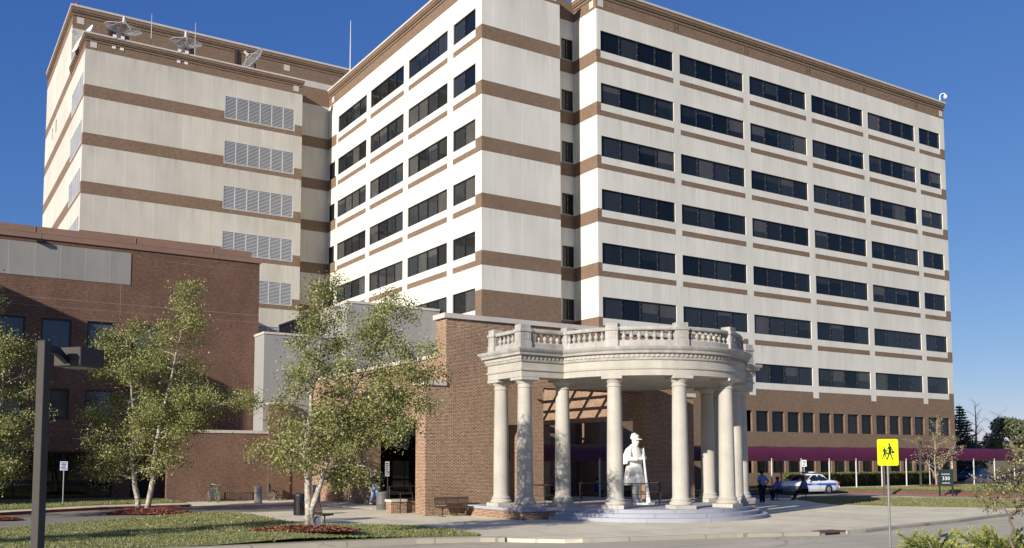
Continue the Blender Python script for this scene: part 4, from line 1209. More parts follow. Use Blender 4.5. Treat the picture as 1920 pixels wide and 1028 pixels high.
# bicycle, rack, wheelchair
def wheel(parent, c, r, axis, tyre=.02, spokes=14):
    w_ = MB(); w_.torus(c, r - tyre, tyre, axis, 28, 6)
    o = w_.build('wheel', M['black'], parent, smooth=True)
    s = MB(); s.torus(c, r - 2.4 * tyre, tyre * .45, axis, 28, 5)
    for i in range(spokes):
        a = 2 * math.pi * i / spokes
        d = Vector((math.cos(a), 0, math.sin(a))) if axis == 'y' else Vector((0, math.cos(a), math.sin(a)))
        s.tube([Vector(c), Vector(c) + d * (r - 2.4 * tyre)], .004, 4)
    s.build('rim', M['galv'], o)
    return o
bk = thing('bicycle', 'green and blue bicycle leaning at the end of the bike rack', 'bicycle', (16.3, 59.2, 0), R(16), None, 1.12)
wheel(bk, (0, -.52, .34), .34, 'x'); wheel(bk, (.06, .52, .34), .34, 'x')
M['bike_green'] = plain('bike_green_paint', (0.03, 0.20, 0.09), 0.35, 0.5)
M['bike_blue'] = plain('bike_blue_paint', (0.04, 0.04, 0.22), 0.35, 0.5)
f = MB()
f.tube([(0, -.52, .34), (0, -.40, .78), (0, -.37, .92)], .02, 8); f.tube([(0, -.40, .76), (.02, .15, .80)], .02, 8); f.tube([(0, -.42, .68), (.03, .08, .30)], .024, 8)
f.build('frame', M['bike_green'], bk, smooth=True)
f = MB(); f.tube([(.03, .08, .30), (.02, .17, .90)], .018, 8); f.tube([(.03, .08, .30), (.06, .52, .34)], .014, 6); f.tube([(.02, .15, .80), (.06, .52, .34)], .012, 6); f.build('seat_tube', M['bike_blue'], bk, smooth=True)
f = MB(); f.tube([(-.30, -.30, 1.02), (-.12, -.42, .98), (0, -.38, .95), (.12, -.42, .98), (.30, -.30, 1.02)], .014, 8); f.build('handlebar', M['white_pole'], bk, smooth=True)
f = MB(); f.ball((.02, .2, .93), (.07, .13, .035), 10, 6); f.build('saddle', M['black'], bk, smooth=True)
f = MB(); f.torus((.03, .08, .30), .09, .012, 'x', 16, 5); f.tube([(-.09, .08, .16), (.14, .08, .44)], .012, 5); f.build('crank', M['dark_metal'], bk)
rk = thing('bike_rack', 'black comb shaped bicycle rack against the brick screen wall', 'bike rack', (17.3, 60.0, 0))
f = MB(); f.tube([(-.95, .1, 0), (-.95, .1, .93), (.95, .1, .93), (.95, .1, 0)], .022, 6); f.tube([(-.95, -.25, .12), (.95, -.25, .12)], .02, 6); f.tube([(-.95, .1, .12), (.95, .1, .12)], .02, 6); f.build('frame', M['dark_metal'], rk)
f = MB()
for i in range(16): f.tube([(-.87 + i * .116, .1, .12), (-.87 + i * .116, .1, .92)], .008, 5)
f.build('bars', M['dark_metal'], rk)
f = MB(); f.tube([(-.95, -.25, .0), (-.95, -.25, .12), (-.95, .1, .35)], .02, 6); f.tube([(.95, -.25, 0), (.95, -.25, .12), (.95, .1, .35)], .02, 6); f.build('foot', M['dark_metal'], rk)
wc = thing('wheelchair', 'empty black wheelchair parked by the brick screen wall', 'wheelchair', (20.3, 59.7, 0), R(62), None, 1.12)
for x in (-.29, .29): wheel(wc, (x, .1, .31), .31, 'x', .016)
for x in (-.24, .24): wheel(wc, (x, -.42, .10), .10, 'x', .018, 5)
f = MB(); f.box(-.24, .24, -.3, .16, .48, .52, 0, .01); f.build('seat', M['black'], wc)
f = MB(); f.box(-.24, .24, .17, .20, .52, .94, 0, .01); f.build('backrest', M['black'], wc)
f = MB()
for x in (-.25, .25):
    f.tube([(x, .30, .98), (x, .18, .96), (x, .18, .12)], .014, 6); f.tube([(x, .18, .50), (x, -.34, .50), (x, -.42, .2), (x, -.62, .08)], .013, 6); f.tube([(x, .18, .72), (x, -.25, .72), (x, -.30, .5)], .013, 6); f.tube([(x, .18, .14), (x, -.42, .14)], .012, 6)
f.build('frame', M['dark_metal'], wc, smooth=True)
f = MB()
for x in (-.16, .16): f.box(x - .08, x + .08, -.70, -.52, .07, .09)
f.build('footrest', M['black'], wc)

# ================================================================== signs
VD = Vector((math.sin(R(31.9)), math.cos(R(31.9)), 0))
FACE = R(-31.9)
def lines(parent, x0, x1, z0, z1, n, mat, y=-.014):
    mb = MB()
    for i in range(n):
        z = z1 - (z1 - z0) * (i + .5) / n; hh = (z1 - z0) / n * .26
        mb.box(x0 + .02 * ((i * 7) % 3), x1 - .02 * ((i * 5) % 4), y - .002, y, z - hh, z + hh)
    mb.build('lettering', mat, parent)
def post_sign(label, loc, rotz, w_, h, zb, pole, nl=4, face=None, ink=None):
    t = thing('sign_post', label, 'sign', loc, rotz)
    mb = MB(); mb.tube([(0, .03, 0), (0, .03, zb + h * .9)], .03, 8); mb.build('pole', pole, t)
    mb = MB(); mb.box(-w_ / 2, w_ / 2, -.012, .0, zb, zb + h, 0, .004); p = mb.build('panel', face or M['white'], t)
    lines(p, -w_ * .38, w_ * .38, zb + h * .08, zb + h * .92, nl, ink or M['navy'])
    return t
M['sign_blue'] = plain('sign_lavender_face', (0.42, 0.44, 0.62), 0.5, 0.4)
post_sign('small pale blue notice on a thin pole in front of the dark glass', (7.4, 56.9, .1), R(-22), .40, .50, 1.95, M['galv'], 5, M['sign_blue'])
M['sign_grey'] = plain('sign_grey_face', (0.22, 0.22, 0.215), 0.5, 0.4)  # darkened to stand in for the shade on the notice by the bin
post_sign('narrow notice, greyed for its shade, on a black post beside the grey bin', (22.2, 46.5, 0), R(-72), .34, .80, 1.75, M['black'], 6, M['sign_grey'])
post_sign('small white notice on a thin post behind the roof lights of the police car', (57.97, 48.27, .2), R(-38), .34, .50, 1.92, M['galv'], 4)
t = thing('sign_board', 'narrow grey notice board on two posts seen edge on, behind the yellow sign', 'sign', (60.2, 43.0, .1), R(38))
for x in (-.28, .28):
    mb = MB(); mb.box(x - .05, x + .05, -.05, .05, 0, 2.05, 0, .008); mb.build('post', M['brown_metal'], t)
mb = MB(); mb.box(-.23, .23, -.025, .025, .62, 1.98, 0, .005); p = mb.build('panel', M['sign_grey'], t)
t = thing('building_sign', 'dark green sign on two posts numbered 330 on the grass', 'sign', (62.2, 39.5, .1), FACE - R(4))
M['sign_green'] = plain('dark_green_sign_paint', (0.012, 0.028, 0.026), 0.5, 0.4)
for x in (-.44, .44):
    mb = MB(); mb.box(x - .055, x + .055, -.05, .05, 0, 1.86, 0, .008); mb.build('post', M['sign_green'], t)
mb = MB(); mb.box(-.385, .385, -.035, .035, .72, 1.86, 0, .006); p = mb.build('panel', M['sign_green'], t)
mtx = lambda z, x=0, y=-.038: Matrix.Translation((x, y, z)) @ Matrix.Rotation(R(90), 4, 'X')
text_mesh('BUILDING', .125, M['white'], 'lettering', p, mtx(1.52)); text_mesh('330', .36, M['white'], 'lettering', p, mtx(1.22)); text_mesh('HOSPITAL', .125, M['white'], 'lettering', p, mtx(.90))

ys = thing('school_crossing_sign', 'fluorescent yellow school crossing sign with two black walking figures on a pole', 'sign', (25.2, 17.85, 0), FACE - R(6))
M['fluo'] = plain('fluorescent_yellow_sheeting', (0.72, 0.92, 0.006), 0.45, 0.4, n1=(1, .01), n2=(9, .01))
mb = MB(); mb.tube([(0, .035, -.1), (0, .035, 3.2)], .034, 10); mb.box(-.012, .012, -.001, .03, -.1, 3.2); mb.build('pole', M['galv'], ys, smooth=40)
def rrect(w_, h, r, n=6):
    out = []
    for cx, cz, a0 in ((w_ / 2 - r, h / 2 - r, 0), (-w_ / 2 + r, h / 2 - r, 90), (-w_ / 2 + r, -h / 2 + r, 180), (w_ / 2 - r, -h / 2 + r, 270)):
        for i in range(n + 1): a = R(a0 + 90 * i / n); out.append((cx + r * math.cos(a), cz + r * math.sin(a)))
    return out
ZS = 2.87
mb = MB(); q = rrect(.61, .80, .055); mb.prism(q, 0, .012); mb.xform(Matrix.Translation((0, 0, ZS)) @ Matrix.Rotation(R(90), 4, 'X')); pn_s = mb.build('panel', M['fluo'], ys)
bd = MB()
o_, i_ = rrect(.575, .765, .045), rrect(.560, .75, .04)
n = len(o_)
bd.add([(x, -.0145, ZS + z) for x, z in o_] + [(x, -.0145, ZS + z) for x, z in i_], [(j, (j + 1) % n, n + (j + 1) % n, n + j) for j in range(n)])
M['sign_edge'] = plain('dark_sign_line', (0.36, 0.46, 0.01), 0.5, 0.3)
bd.build('border', M['sign_edge'], pn_s)
def pict(parent, ox, oz, s, bag, cap_):
    mb = MB(); y = -.016
    def poly(pts): mb.add([(ox + x * s, y, ZS + oz + z * s) for x, z in pts], [tuple(range(len(pts)))])
    poly([(.055 * math.cos(a * .5236), .86 + .06 * math.sin(a * .5236)) for a in range(12)])
    if cap_: poly([(-.13, .90), (.05, .88), (.05, .93), (-.06, .945)])
    poly([(-.07, .79), (.08, .79), (.10, .55), (.07, .40), (-.07, .40), (-.06, .6)])
    poly([(-.07, .42), (.03, .42), (-.05, .22), (-.13, .0), (-.19, .0), (-.12, .22)])
    poly([(-.02, .42), (.07, .42), (.12, .22), (.19, .02), (.23, .02), (.22, -.01), (.15, -.01), (.05, .22)])
    poly([(-.06, .77), (-.03, .70), (-.13, .56), (-.19, .47), (-.22, .50), (-.15, .60)])
    poly([(.07, .77), (.11, .72), (.17, .58), (.18, .46), (.14, .46), (.12, .58)])
    if bag: poly([(.10, .50), (.26, .50), (.26, .38), (.10, .38)])
    mb.build('figure', M['black'], parent)
pict(pn_s, -.10, -.21, .40, True, False); pict(pn_s, .055, -.23, .53, True, True)
ln = MB()
for z in (-.30, -.175): ln.box(-.21, .21, -.0155, -.0145, ZS + z - .004, ZS + z + .004)
ln.build('line', M['sign_edge'], pn_s)

# ================================================================== lamps
def shoebox(label, loc, h, yaw, ps, box, arm, group):
    t = thing('street_lamp', label, 'street lamp', loc, yaw, group)
    p = MB(); p.box(-ps / 2, ps / 2, -ps / 2, ps / 2, -.3, h, 0, .006); p.box(-ps / 2 - .005, ps / 2 + .005, -ps / 2 - .005, ps / 2 + .005, h - .012, h + .01); p.build('pole', M['lamp_bronze'], t)
    a = MB(); z = h - .1
    q = [(ps / 2, z + .055), (ps / 2 + arm * .45, z + .05), (ps / 2 + arm, z - .10), (ps / 2 + arm, z - .19), (ps / 2 + arm * .45, z - .07), (ps / 2, z - .06)]
    a.prism(q, -.05, .05); a.xform(Matrix.Rotation(R(90), 4, 'X')); a.build('arm', M['black'], t)
    x0 = ps / 2 + arm
    b = MB(); b.box(x0 - box[0] * .0 , x0 + box[0], -box[1] / 2, box[1] / 2, h - .03 - box[2], h - .03, 0, .012); hd = b.build('lamp_head', M['lamp_bronze'], t)
    g = MB(); g.box(x0 + .05, x0 + box[0] - .05, -box[1] / 2 + .05, box[1] / 2 - .05, h - .033 - box[2] - .01, h - .03 - box[2]); g.build('lens', M['glass_d'], hd)
    return t
lp = shoebox('tall bronze shoebox street lamp standing close in the near lawn corner', (1.69, 15.48, 0), 4.42, R(39), .14, (.52, .52, .29), .38, 'shoebox street lamps')
shoebox('small distant shoebox street lamp behind the green 330 sign', (70.7, 47.1, .3), 3.9, R(-32), .13, (.6, .5, .28), .12, 'shoebox street lamps')

# ================================================================== awning walkway
aw = thing('canopy_walkway', 'long maroon barrel canopy on white poles in front of the hospital', 'canopy', (64, 49.65, .40))
pr = []
for i in range(13):
    a = math.pi * i / 12
    pr.append((49.55 - 1.02 * math.cos(a), 2.86 + .80 * math.sin(a)))
pr = [(48.53, 2.55)] + pr + [(50.57, 2.55)]
inn = [(49.55 + (y - 49.55) * .975, z - .02 if z > 2.6 else z) for y, z in reversed(pr)]
xs = [32.2 + 3.25 * i for i in range(18)]
mb = MB()
xx = []
for i in range(len(xs) - 1): xx += [(xs[i], 0), (xs[i] + .845, .012), (xs[i] + 1.69, .018), (xs[i] + 2.535, .012)]
xx.append((xs[-1], 0))
mb.loft([[(x, y, z - (sag if z > 2.9 else 0)) for y, z in pr + inn] for x, sag in xx], 0, True)
mb.build('canopy', M['awning'], aw, world=True, smooth=35)
for i in range(-9, 8):
    x = 64.45 + 3.25 * i
    for y, mt_, r in ((48.55, 'white_pole', .055), (50.5, 'brown_metal', .05)):
        if y > 50 and (i % 2 or i > 6): continue
        q = MB(); q.tube([(x, y, .0), (x, y, 2.75)], r, 8); q.build('pole', M[mt_], aw, world=True)
fr_ = MB()
for y in (48.58, 50.5): fr_.box(32.3, 87, y - .02, y + .02, 2.56, 2.60)
fr_.build('frame', M['white_pole'], aw, world=True)

# bollard lights and hedge
for i, (x, lab) in enumerate(((69.7, 'dark dome topped path light standing between hedge bushes behind the edge on board'), (75.7, 'dark dome topped path light in the hedge near the small straw tree'))):
    t = thing('path_light', lab, 'path light', (x, 51.55, .35), 0, 'path lights in front of the hedge')
    q = MB(); q.lathe([(.10, 0), (.10, .78)], n=14); q.build('post', M['dark_metal'], t, smooth=40)
    q = MB(); q.lathe([(.07, .78), (.07, .90), (.15, .91), (.15, .97), (.09, 1.06), (.02, 1.10)], n=14); q.build('cap', M['dark_metal'], t, smooth=40)

# ================================================================== cars
M['car_white'] = plain('white_car_paint', (0.88, 0.88, 0.88), 0.25, 0.5, n1=(1, .01), n2=(9, .01))
M['car_blue'] = plain('dark_blue_car_paint', (0.018, 0.032, 0.085), 0.22, 0.6, n1=(1, .02), n2=(9, .02))
M['car_dark'] = plain('blue_black_car_paint', (0.012, 0.018, 0.034), 0.22, 0.6, n1=(1, .02), n2=(9, .02))
M['stripe'] = plain('police_blue_stripe', (0.03, 0.12, 0.60), 0.35, 0.5, n1=(1, .01), n2=(9, .01))
M['car_glass'] = glass('car_glass', (0.010, 0.013, 0.014), 0.03, 0.6)
M['tail'] = plain('red_tail_lens', (0.30, 0.012, 0.012), 0.25, 0.5)
M['lens'] = plain('clear_lens', (0.55, 0.56, 0.56), 0.15, 0.6)
M['alu'] = plain('bright_alloy', (0.52, 0.52, 0.53), 0.3, 0.5, 0.6)
M['rubber'] = plain('tyre_rubber', (0.016, 0.016, 0.017), 0.8, 0.2)
def car(label, loc, rotz, paint, police=False, group=None):
    t = thing('police_car' if police else 'parked_car', label, 'police car' if police else 'car', loc, rotz, group)
    b = MB()
    # x, half width, shoulder z, deck z, sill z
    st = [(-2.70, .66, .56, .58, .34), (-2.64, .78, .62, .66, .28), (-2.45, .88, .70, .76, .22), (-2.0, .95, .78, .86, .20), (-1.4, .975, .84, .92, .20), (-.95, .985, .90, .96, .20), (0, .985, .92, .96, .20), (1.0, .985, .93, .97, .20), (1.45, .98, .94, 1.0, .20), (2.0, .96, .92, 1.0, .22), (2.45, .91, .88, .97, .26), (2.62, .84, .82, .90, .32), (2.68, .74, .76, .80, .36)]
    rings = []
    for x, w_, sh, dk_, si in st:
        pts = [(w_ * .55, si - .02), (w_ * .93, si), (w_ * .985, si + .14), (w_, (si + sh) * .5), (w_ * .985, sh - .10), (w_ * .95, sh), (w_ * .86, (sh + dk_) / 2 + .01), (w_ * .5, dk_), (0, dk_ + .015)]
        ring = [(x, -y, z) for y, z in pts] + [(x, y, z) for y, z in reversed(pts[:-1])]
        rings.append(ring)
    b.loft(rings, 0, True)
    body = b.build('body', paint, t, smooth=45)
    gs = MB()
    lv = [(.93, -1.12, 1.72, .86), (1.02, -.98, 1.62, .845), (1.22, -.60, 1.30, .755), (1.40, -.22, 1.02, .655)]
    def gr(z, xa, xb, w_): return [(xa, -w_ * .86, z), (xa + .16, -w_, z), (xb - .2, -w_, z), (xb, -w_ * .8, z), (xb, w_ * .8, z), (xb - .2, w_, z), (xa + .16, w_, z), (xa, w_ * .86, z)]
    gs.loft([gr(*l) for l in lv], 0, True)
    gs.build('windows', M['car_glass'], t, smooth=40)
    rf = MB()
    rf.loft([gr(1.375, -.30, 1.10, .675), gr(1.41, -.26, 1.06, .665), gr(1.455, -.08, .88, .56), gr(1.47, .15, .65, .35)], 0, True)
    rf.build('roof', paint, t, smooth=50)
    for s in (-1, 1):
        pl_ = MB()
        def strip(p, q, wd, wd2=None):
            (x0, y0, z0), (x1, y1, z1) = p, q
            wd2 = wd2 or wd
            o = .012 * s
            v = [(x0 - wd, y0 + o, z0), (x0 + wd, y0 + o, z0), (x1 + wd2, y1 + o, z1), (x1 - wd2, y1 + o, z1)]
            v += [(a, c - o * 3, d) for a, c, d in v]
            pl_.add(v, [(0, 1, 2, 3), (4, 7, 6, 5), (0, 4, 5, 1), (1, 5, 6, 2), (2, 6, 7, 3), (3, 7, 4, 0)])
        strip((-.98, s * .862, .93), (-.12, s * .662, 1.40), .045); strip((.36, s * .862, .93), (.36, s * .662, 1.40), .045)
        strip((1.42, s * .862, .93), (.86, s * .662, 1.40), .10, .14)
        strip((-1.0, s * .862, .935), (1.5, s * .862, .935), .0)
        pl_.build('pillar', paint, t)
    for s in (-1, 1):
        for x in (-1.62, 1.30):
            wl = MB(); wl.cyl((x, s * .80, .33), (x, s * .992, .33), .385, 28); wl.build('wheel_arch', M['black'], t)
            ty = MB(); ty.lathe([(.20, -.11), (.30, -.11), (.328, -.08), (.328, .08), (.30, .11), (.20, .11)], n=28); ty.xform(Matrix.Translation((x, s * .90, .33)) @ Matrix.Rotation(R(90), 4, 'X'))
            w_ = ty.build('wheel', M['rubber'], t, smooth=40)
            rm = MB(); rm.lathe([(.215, -.02), (.22, .0), (.20, .02), (.06, .03), (.01, .032)], n=24)
            for i in range(8):
                a = 2 * math.pi * i / 8
                q = MB(); q.ball((.14 * math.cos(a), .14 * math.sin(a), .027), (.032, .032, .01), 8, 4); rm.add(q.v, q.f, 1)
            rm.xform(Matrix.Translation((x, s * 1.0, .33)) @ Matrix.Rotation(R(90 if s < 0 else -90), 4, 'X')); rm.build('rim', [M['alu'], M['black']], w_, smooth=40)
    for s in (-1, 1):
        q = MB(); q.box(2.50, 2.665, s * .80 - .06, s * .80 + .06, .66, .86, 0, .02); q.xform(Matrix.Translation((.03, s * .05, 0))); q.build('tail_light', M['tail'], t)
        q = MB(); q.box(-2.66, -2.50, s * .66 - .14, s * .66 + .14, .54, .67, 0, .03); q.build('headlight', M['lens'], t)
        q = MB(); q.ball((-.86, s * 1.02, 1.0), (.07, .10, .07), 8, 6); q.build('mirror', paint, t, smooth=True)
    q = MB(); q.box(2.60, 2.73, -.86, .86, .38, .60, 0, .05); q.box(-2.74, -2.60, -.86, .86, .36, .55, 0, .05); q.build('bumper', paint, t, smooth=40)
    q = MB()
    for s in (-1, 1):
        for x in (-.86, .36, 1.36):
            q.box(x - .006, x + .006, s * .984, s * .989, .30, .88)
        q.box(-1.2, 1.3, s * .984, s * .988, .30, .31)
    q.build('door_seam', M['black'], body)
    if police:
        for s in (-1, 1):
            q = MB(); y = s * .9925
            for (x0, x1, z0, z1) in ((-1.12, 2.05, .63, .79),):
                q.add([(x0, y, z0 + .02), (x0 + .1, y, z1), (x1 + .12, y, z1 - .01), (x1, y, z0), (x0, y - s * .03, z0 + .02), (x0 + .1, y - s * .03, z1), (x1 + .12, y - s * .03, z1 - .01), (x1, y - s * .03, z0)], [(0, 1, 2, 3), (4, 7, 6, 5), (0, 4, 5, 1), (1, 5, 6, 2), (2, 6, 7, 3), (3, 7, 4, 0)])
            q.add([(-1.9, y * .985, .70), (-1.2, y, .79), (-1.2, y, .66), (-1.2, y - s * .03, .7)], [(0, 1, 2), (0, 2, 3), (0, 3, 1)])
            bx = q.build('stripe', M['stripe'], t)
            text_mesh('POLICE', .19, M['white'], 'lettering', bx, Matrix.Translation((-.22, s * .995, .705)) @ (Matrix.Rotation(R(90), 4, 'X') if s < 0 else Matrix.Rotation(R(180), 4, 'Z') @ Matrix.Rotation(R(90), 4, 'X')), .002)
        lb = MB(); lb.box(.12, .42, -.60, .60, 1.50, 1.53); lb.cyl((.27, -.45, 1.46), (.27, -.45, 1.51), .04, 8); lb.cyl((.27, .45, 1.46), (.27, .45, 1.51), .04, 8)
        l0 = lb.build('light_bar', M['black'], t)
        for s, mt_ in ((-1, 'lens'), (1, 'alu')):
            q = MB(); q.box(.12, .42, s * .60 if s < 0 else .08, -.08 if s < 0 else .60, 1.531, 1.62, 0, .03); q.build('beacon', M[mt_], l0)
    return t
car('white police sedan with blue side stripe and roof light bar', (56.6, 47.0, .14), 0, M['car_white'], True)
car('dark blue parked car partly hidden at the building corner beyond the canopy', (96.5, 58.2, .3), R(4), M['car_blue'], False, 'cars parked beyond the canopy')
car('blue black parked car mostly hidden by the young tree', (103.2, 56.9, .3), R(8), M['car_dark'], False, 'cars parked beyond the canopy')

# ================================================================== ground
def sheet(name, poly, z, mat, kind='structure'):
    mb = MB(); mb.add([(x, y, z) for x, y in poly], [tuple(range(len(poly)))])
    return struct(mb.build(name, mat), kind)
def slab(name, poly, z0, z1, mats, kind='structure'):
    mb = MB(); mb.prism(poly, z0, z1, 0)
    bm_ = mb.build(name, mats)
    return struct(bm_, kind)
sheet('ground', [(-3000, -3000), (3000, -3000), (3000, 3000), (-3000, 3000)], -.20, M['grass_far'])
sheet('road', [(-80, -10), (160, -40), (160, 30), (70, 60), (-80, 60)], -.12, M['asphalt_road'])
KERB = [(7.1, 28.5), (11.1, 28.1), (14.4, 27.9), (16.5, 27.3), (17.4, 26.7)]
lawnf = [(-25, 34.3), (-10, 31.9), (0, 30.2), (7.3, 29.2), (11.4, 28.75), (14.9, 28.5), (16.7, 27.9)]
lawnb = [(17.3, 28.6), (17.4, 30.2), (17.3, 32.6), (16.4, 34.6), (15.0, 35.8), (14.2, 37.1), (13.8, 38.5), (14.0, 41.8), (14.1, 44.6), (13.6, 46.4), (12.3, 47.4), (10.9, 45.9), (7.5, 43.7), (5.2, 42.0), (3.1, 40.5), (-6, 36.8), (-25, 31)]
LAWN = lawnf + lawnb[:-1] + [(-25, 34.4)]
LAWN = lawnf[1:] + lawnb[:-1] + [(-10, 35.2)]
def berm(x, y):
    return .36 * np.exp(-(((x - 11.55) + .08 * (y - 30.2)) / 2.6) ** 2 - (((y - 30.25) - .08 * (x - 11.5)) / 1.25) ** 2)
slab('lawn', LAWN, -.15, .03, M['grass'])
mb = MB()
gx, gy = np.linspace(5.5, 17.2, 60), np.linspace(28.95, 34.5, 36)
mb.loft([[(x, y + (.25 * (11.5 - x) / 6 if x < 11.5 else -.04 * (x - 11.5)), .022 + float(berm(x, y)) * min(1, (17.2 - x) / 1.5, (x - 5.5) / 1.5)) for y in gy] for x in gx], 0, False, False)
struct(mb.build('lawn_berm', M['grass'], smooth=True))
plaza = [(17.4, 26.7), (18.7, 25.5), (21.5, 24.9), (25.3, 24.2), (28.5, 23.1), (31.0, 23.1), (33.8, 23.7), (35.2, 23.9), (39.3, 24.6), (43.5, 25.6), (46.6, 26.3), (54, 27.2), (64, 27.0), (64, 29.5), (52, 43.7), (52.5, 45.2), (44, 45.6), (44, 62.5), (14.0, 62.5), (13.4, 54.6), (20.6, 54.2), (21.4, 46.5), (13.8, 46.95), (13.0, 40), (16, 31)]
slab('plaza', plaza, -.15, 0.0, M['conc'])
# kerbs as raised strips
def strip(name, pts, wd, z0, z1, mat):
    """strip along a polyline, widened to its side"""
    mb = MB()
    P_ = [Vector((x, y, 0)) for x, y in pts]
    A, B = [], []
    for i, p in enumerate(P_):
        d = (P_[min(i + 1, len(P_) - 1)] - P_[max(i - 1, 0)]).normalized()
        n = Vector((-d.y, d.x, 0)); A.append(p); B.append(p + n * wd)
    mb.loft([[(a.x, a.y, z0), (a.x, a.y, z1 - .03), ((a.x * .8 + b.x * .2), (a.y * .8 + b.y * .2), z1), (b.x, b.y, z1), (b.x, b.y, z0)] for a, b in zip(A, B)], 0, True)
    return struct(mb.build(name, mat))
strip('kerb', [(-25, 33.4), (-10, 30.9), (0, 29.4)] + KERB[:-1] + [(17.2, 26.85)], .42, -.15, .045, M['kerb'])
strip('kerb', [(19.3, 25.3), (21.5, 24.8), (25.3, 24.1), (28.4, 23.02)], .20, -.15, .018, M['kerb'])
strip('kerb', [(29.9, 22.98), (31.0, 23.0), (33.8, 23.6), (35.2, 23.8), (39.3, 24.5), (43.5, 25.5), (46.6, 26.2), (54, 27.1), (64, 26.9)], .20, -.15, .018, M['kerb'])
# drive past the dark brick building
slab('drive', [(-60, 15), (-10, 31), (3.1, 36), (13.75, 46.9), (21.35, 46.45), (20.55, 54.15), (13.4, 54.55), (9.2, 54.6), (6.4, 53.0), (3.9, 51.4), (-3, 47.0), (-60, 20)], -.15, -.008, M['asphalt'])
redl = [(-60, 17), (-3, 46.8), (3.9, 50.7), (6.4, 52.3), (9.2, 53.8), (12.0, 54.2), (13.6, 54.0)]
strip('kerb', redl, .16, -.1, .13, M['kerb_red'])
strip('kerb', [(13.62, 54.02), (16.1, 54.25), (17.4, 54.05)], .16, -.1, .03, M['kerb_yellow'])
strip('sidewalk', [(x - .02, y + .16) for x, y in redl[1:]], 1.9, -.1, .128, M['conc'])
mb = MB(); gp = [(-8, 48.5), (-3, 48.9), (4.2, 52.6), (6.7, 54.2), (9.3, 55.75), (12.2, 56.2), (14.0, 56.1)]
mb.loft([[(x, y, .10), (x, y + .6, .17), (min(x, 13.7), 62.98, .24)] for x, y in gp], 0, False, False); struct(mb.build('lawn_strip', M['grass']))
# drive and lawns towards the hospital
slab('drive', [(43.6, 45.4), (52.2, 45.0), (59, 40.8), (61.0, 37.0), (62.5, 32), (64, 29.4), (64, 26.5), (160, 20), (160, 40), (66, 44), (62.6, 47.9), (44.0, 48.1)], -.15, .10, M['asphalt'])
redr = [(64.9, 22), (64.1, 35.5), (63.6, 40), (63.0, 43), (62.0, 45.8), (60.4, 47.5), (57.5, 48.0), (50, 48.1), (44.0, 48.1)]
strip('kerb', redr, -.16, -.1, .20, M['kerb_red'])
off = [(66.2, 22), (66.2, 35.5), (65.8, 40.5), (65.2, 44), (63.8, 46.8), (61.4, 48.35), (58, 48.5), (50, 48.55), (44.0, 48.55)]
mb = MB()
mb.loft([[(a[0] + .16 if i < 5 else a[0], a[1] + (.0 if i < 4 else .16), .19), (b[0], b[1], .42)] for i, (a, b) in enumerate(zip(redr, off))], 0, False, False)
mb.add([(x, y, .42) for x, y in off] + [(44, 53.0, .42), (85.3, 53.0, .42), (150, 53, .3), (150, 22, .3)], [tuple(range(len(off) + 4))])
struct(mb.build('lawn', M['grass_far']))
TRI = [(51.5, 44.0), (47.6, 38.6), (46.7, 36.4), (47.6, 33.8), (49.2, 31.2), (51.5, 28.6), (63, 28.2), (61.9, 33), (61.0, 37.5), (58.6, 40.9), (55.0, 43.6)]
slab('lawn', TRI, -.1, .03, M['grass_far'])
bed = [(22.0, 18.9), (25.6, 17.35), (30, 14.6), (40, 8.2), (60, 6.5), (60, -10), (10, -10), (12, 14)]
slab('planting_bed', bed, -.15, .0, M['mulch'])
# walkway slab under the canopy, car park far away
slab('sidewalk', [(44.0, 48.95), (90, 48.95), (90, 50.4), (44.0, 50.4)], .30, .428, M['conc'])
sheet('car_park', [(90, 53.5), (150, 53.5), (150, 66), (90, 66)], .305, M['asphalt'])
# storm inlet in the kerb
t = thing('storm_drain', 'rusty iron storm drain hood set into the road kerb', 'storm drain', (29.15, 23.1, -.12))
M['rust'] = plain('rusty_iron', (0.14, 0.075, 0.055), 0.85, 0.3, n1=(3, .2), n2=(20, .25))
mb = MB(); mb.prism([(-.72, -.06), (.72, -.06), (.55, .45), (-.55, .45)], .085, .145); mb.build('hood', M['rust'], t)
mb = MB(); mb.box(-.42, .42, -.045, .0, .0, .085); mb.build('opening', M['black'], t)
mb = MB(); mb.box(-.72, -.42, -.05, .0, .0, .085); mb.box(.42, .72, -.05, .0, .0, .085); mb.build('throat', M['kerb'], t)

# ================================================================== vegetation
def quads(name, C, D, L, W, mats, parent=None, weights=None, seed=0, nrm_up=0.0, mi=None):
    """one mesh of leaf-shaped faces: centres C, directions D, lengths L, widths W"""
    rg = np.random.default_rng(seed)
    n = len(C)
    D = D / (np.linalg.norm(D, axis=1, keepdims=True) + 1e-9)
    Rn = rg.normal(size=(n, 3)); Rn[:, 2] *= (1 - nrm_up)
    S = np.cross(D, Rn); S /= (np.linalg.norm(S, axis=1, keepdims=True) + 1e-9)
    L = L[:, None]; W = W[:, None]
    v = np.empty((n, 4, 3)); v[:, 0] = C - D * L / 2; v[:, 1] = C + S * W / 2 - D * L * .06; v[:, 2] = C + D * L / 2; v[:, 3] = C - S * W / 2 - D * L * .06
    me = bpy.data.meshes.new(name)
    me.vertices.add(n * 4); me.vertices.foreach_set('co', v.reshape(-1))
    me.loops.add(n * 4); me.loops.foreach_set('vertex_index', np.arange(n * 4, dtype=np.int32))
    me.polygons.add(n); me.polygons.foreach_set('loop_start', np.arange(0, n * 4, 4, dtype=np.int32))
    for m_ in mats: me.materials.append(m_)
    if mi is None: mi = rg.choice(len(mats), n, p=weights)
    me.polygons.foreach_set('material_index', np.asarray(mi, dtype=np.int32))
    me.update(calc_edges=True); me.validate()
    o = bpy.data.objects.new(name, me); COL.objects.link(o)
    if parent is not None: o.parent = parent
    return o

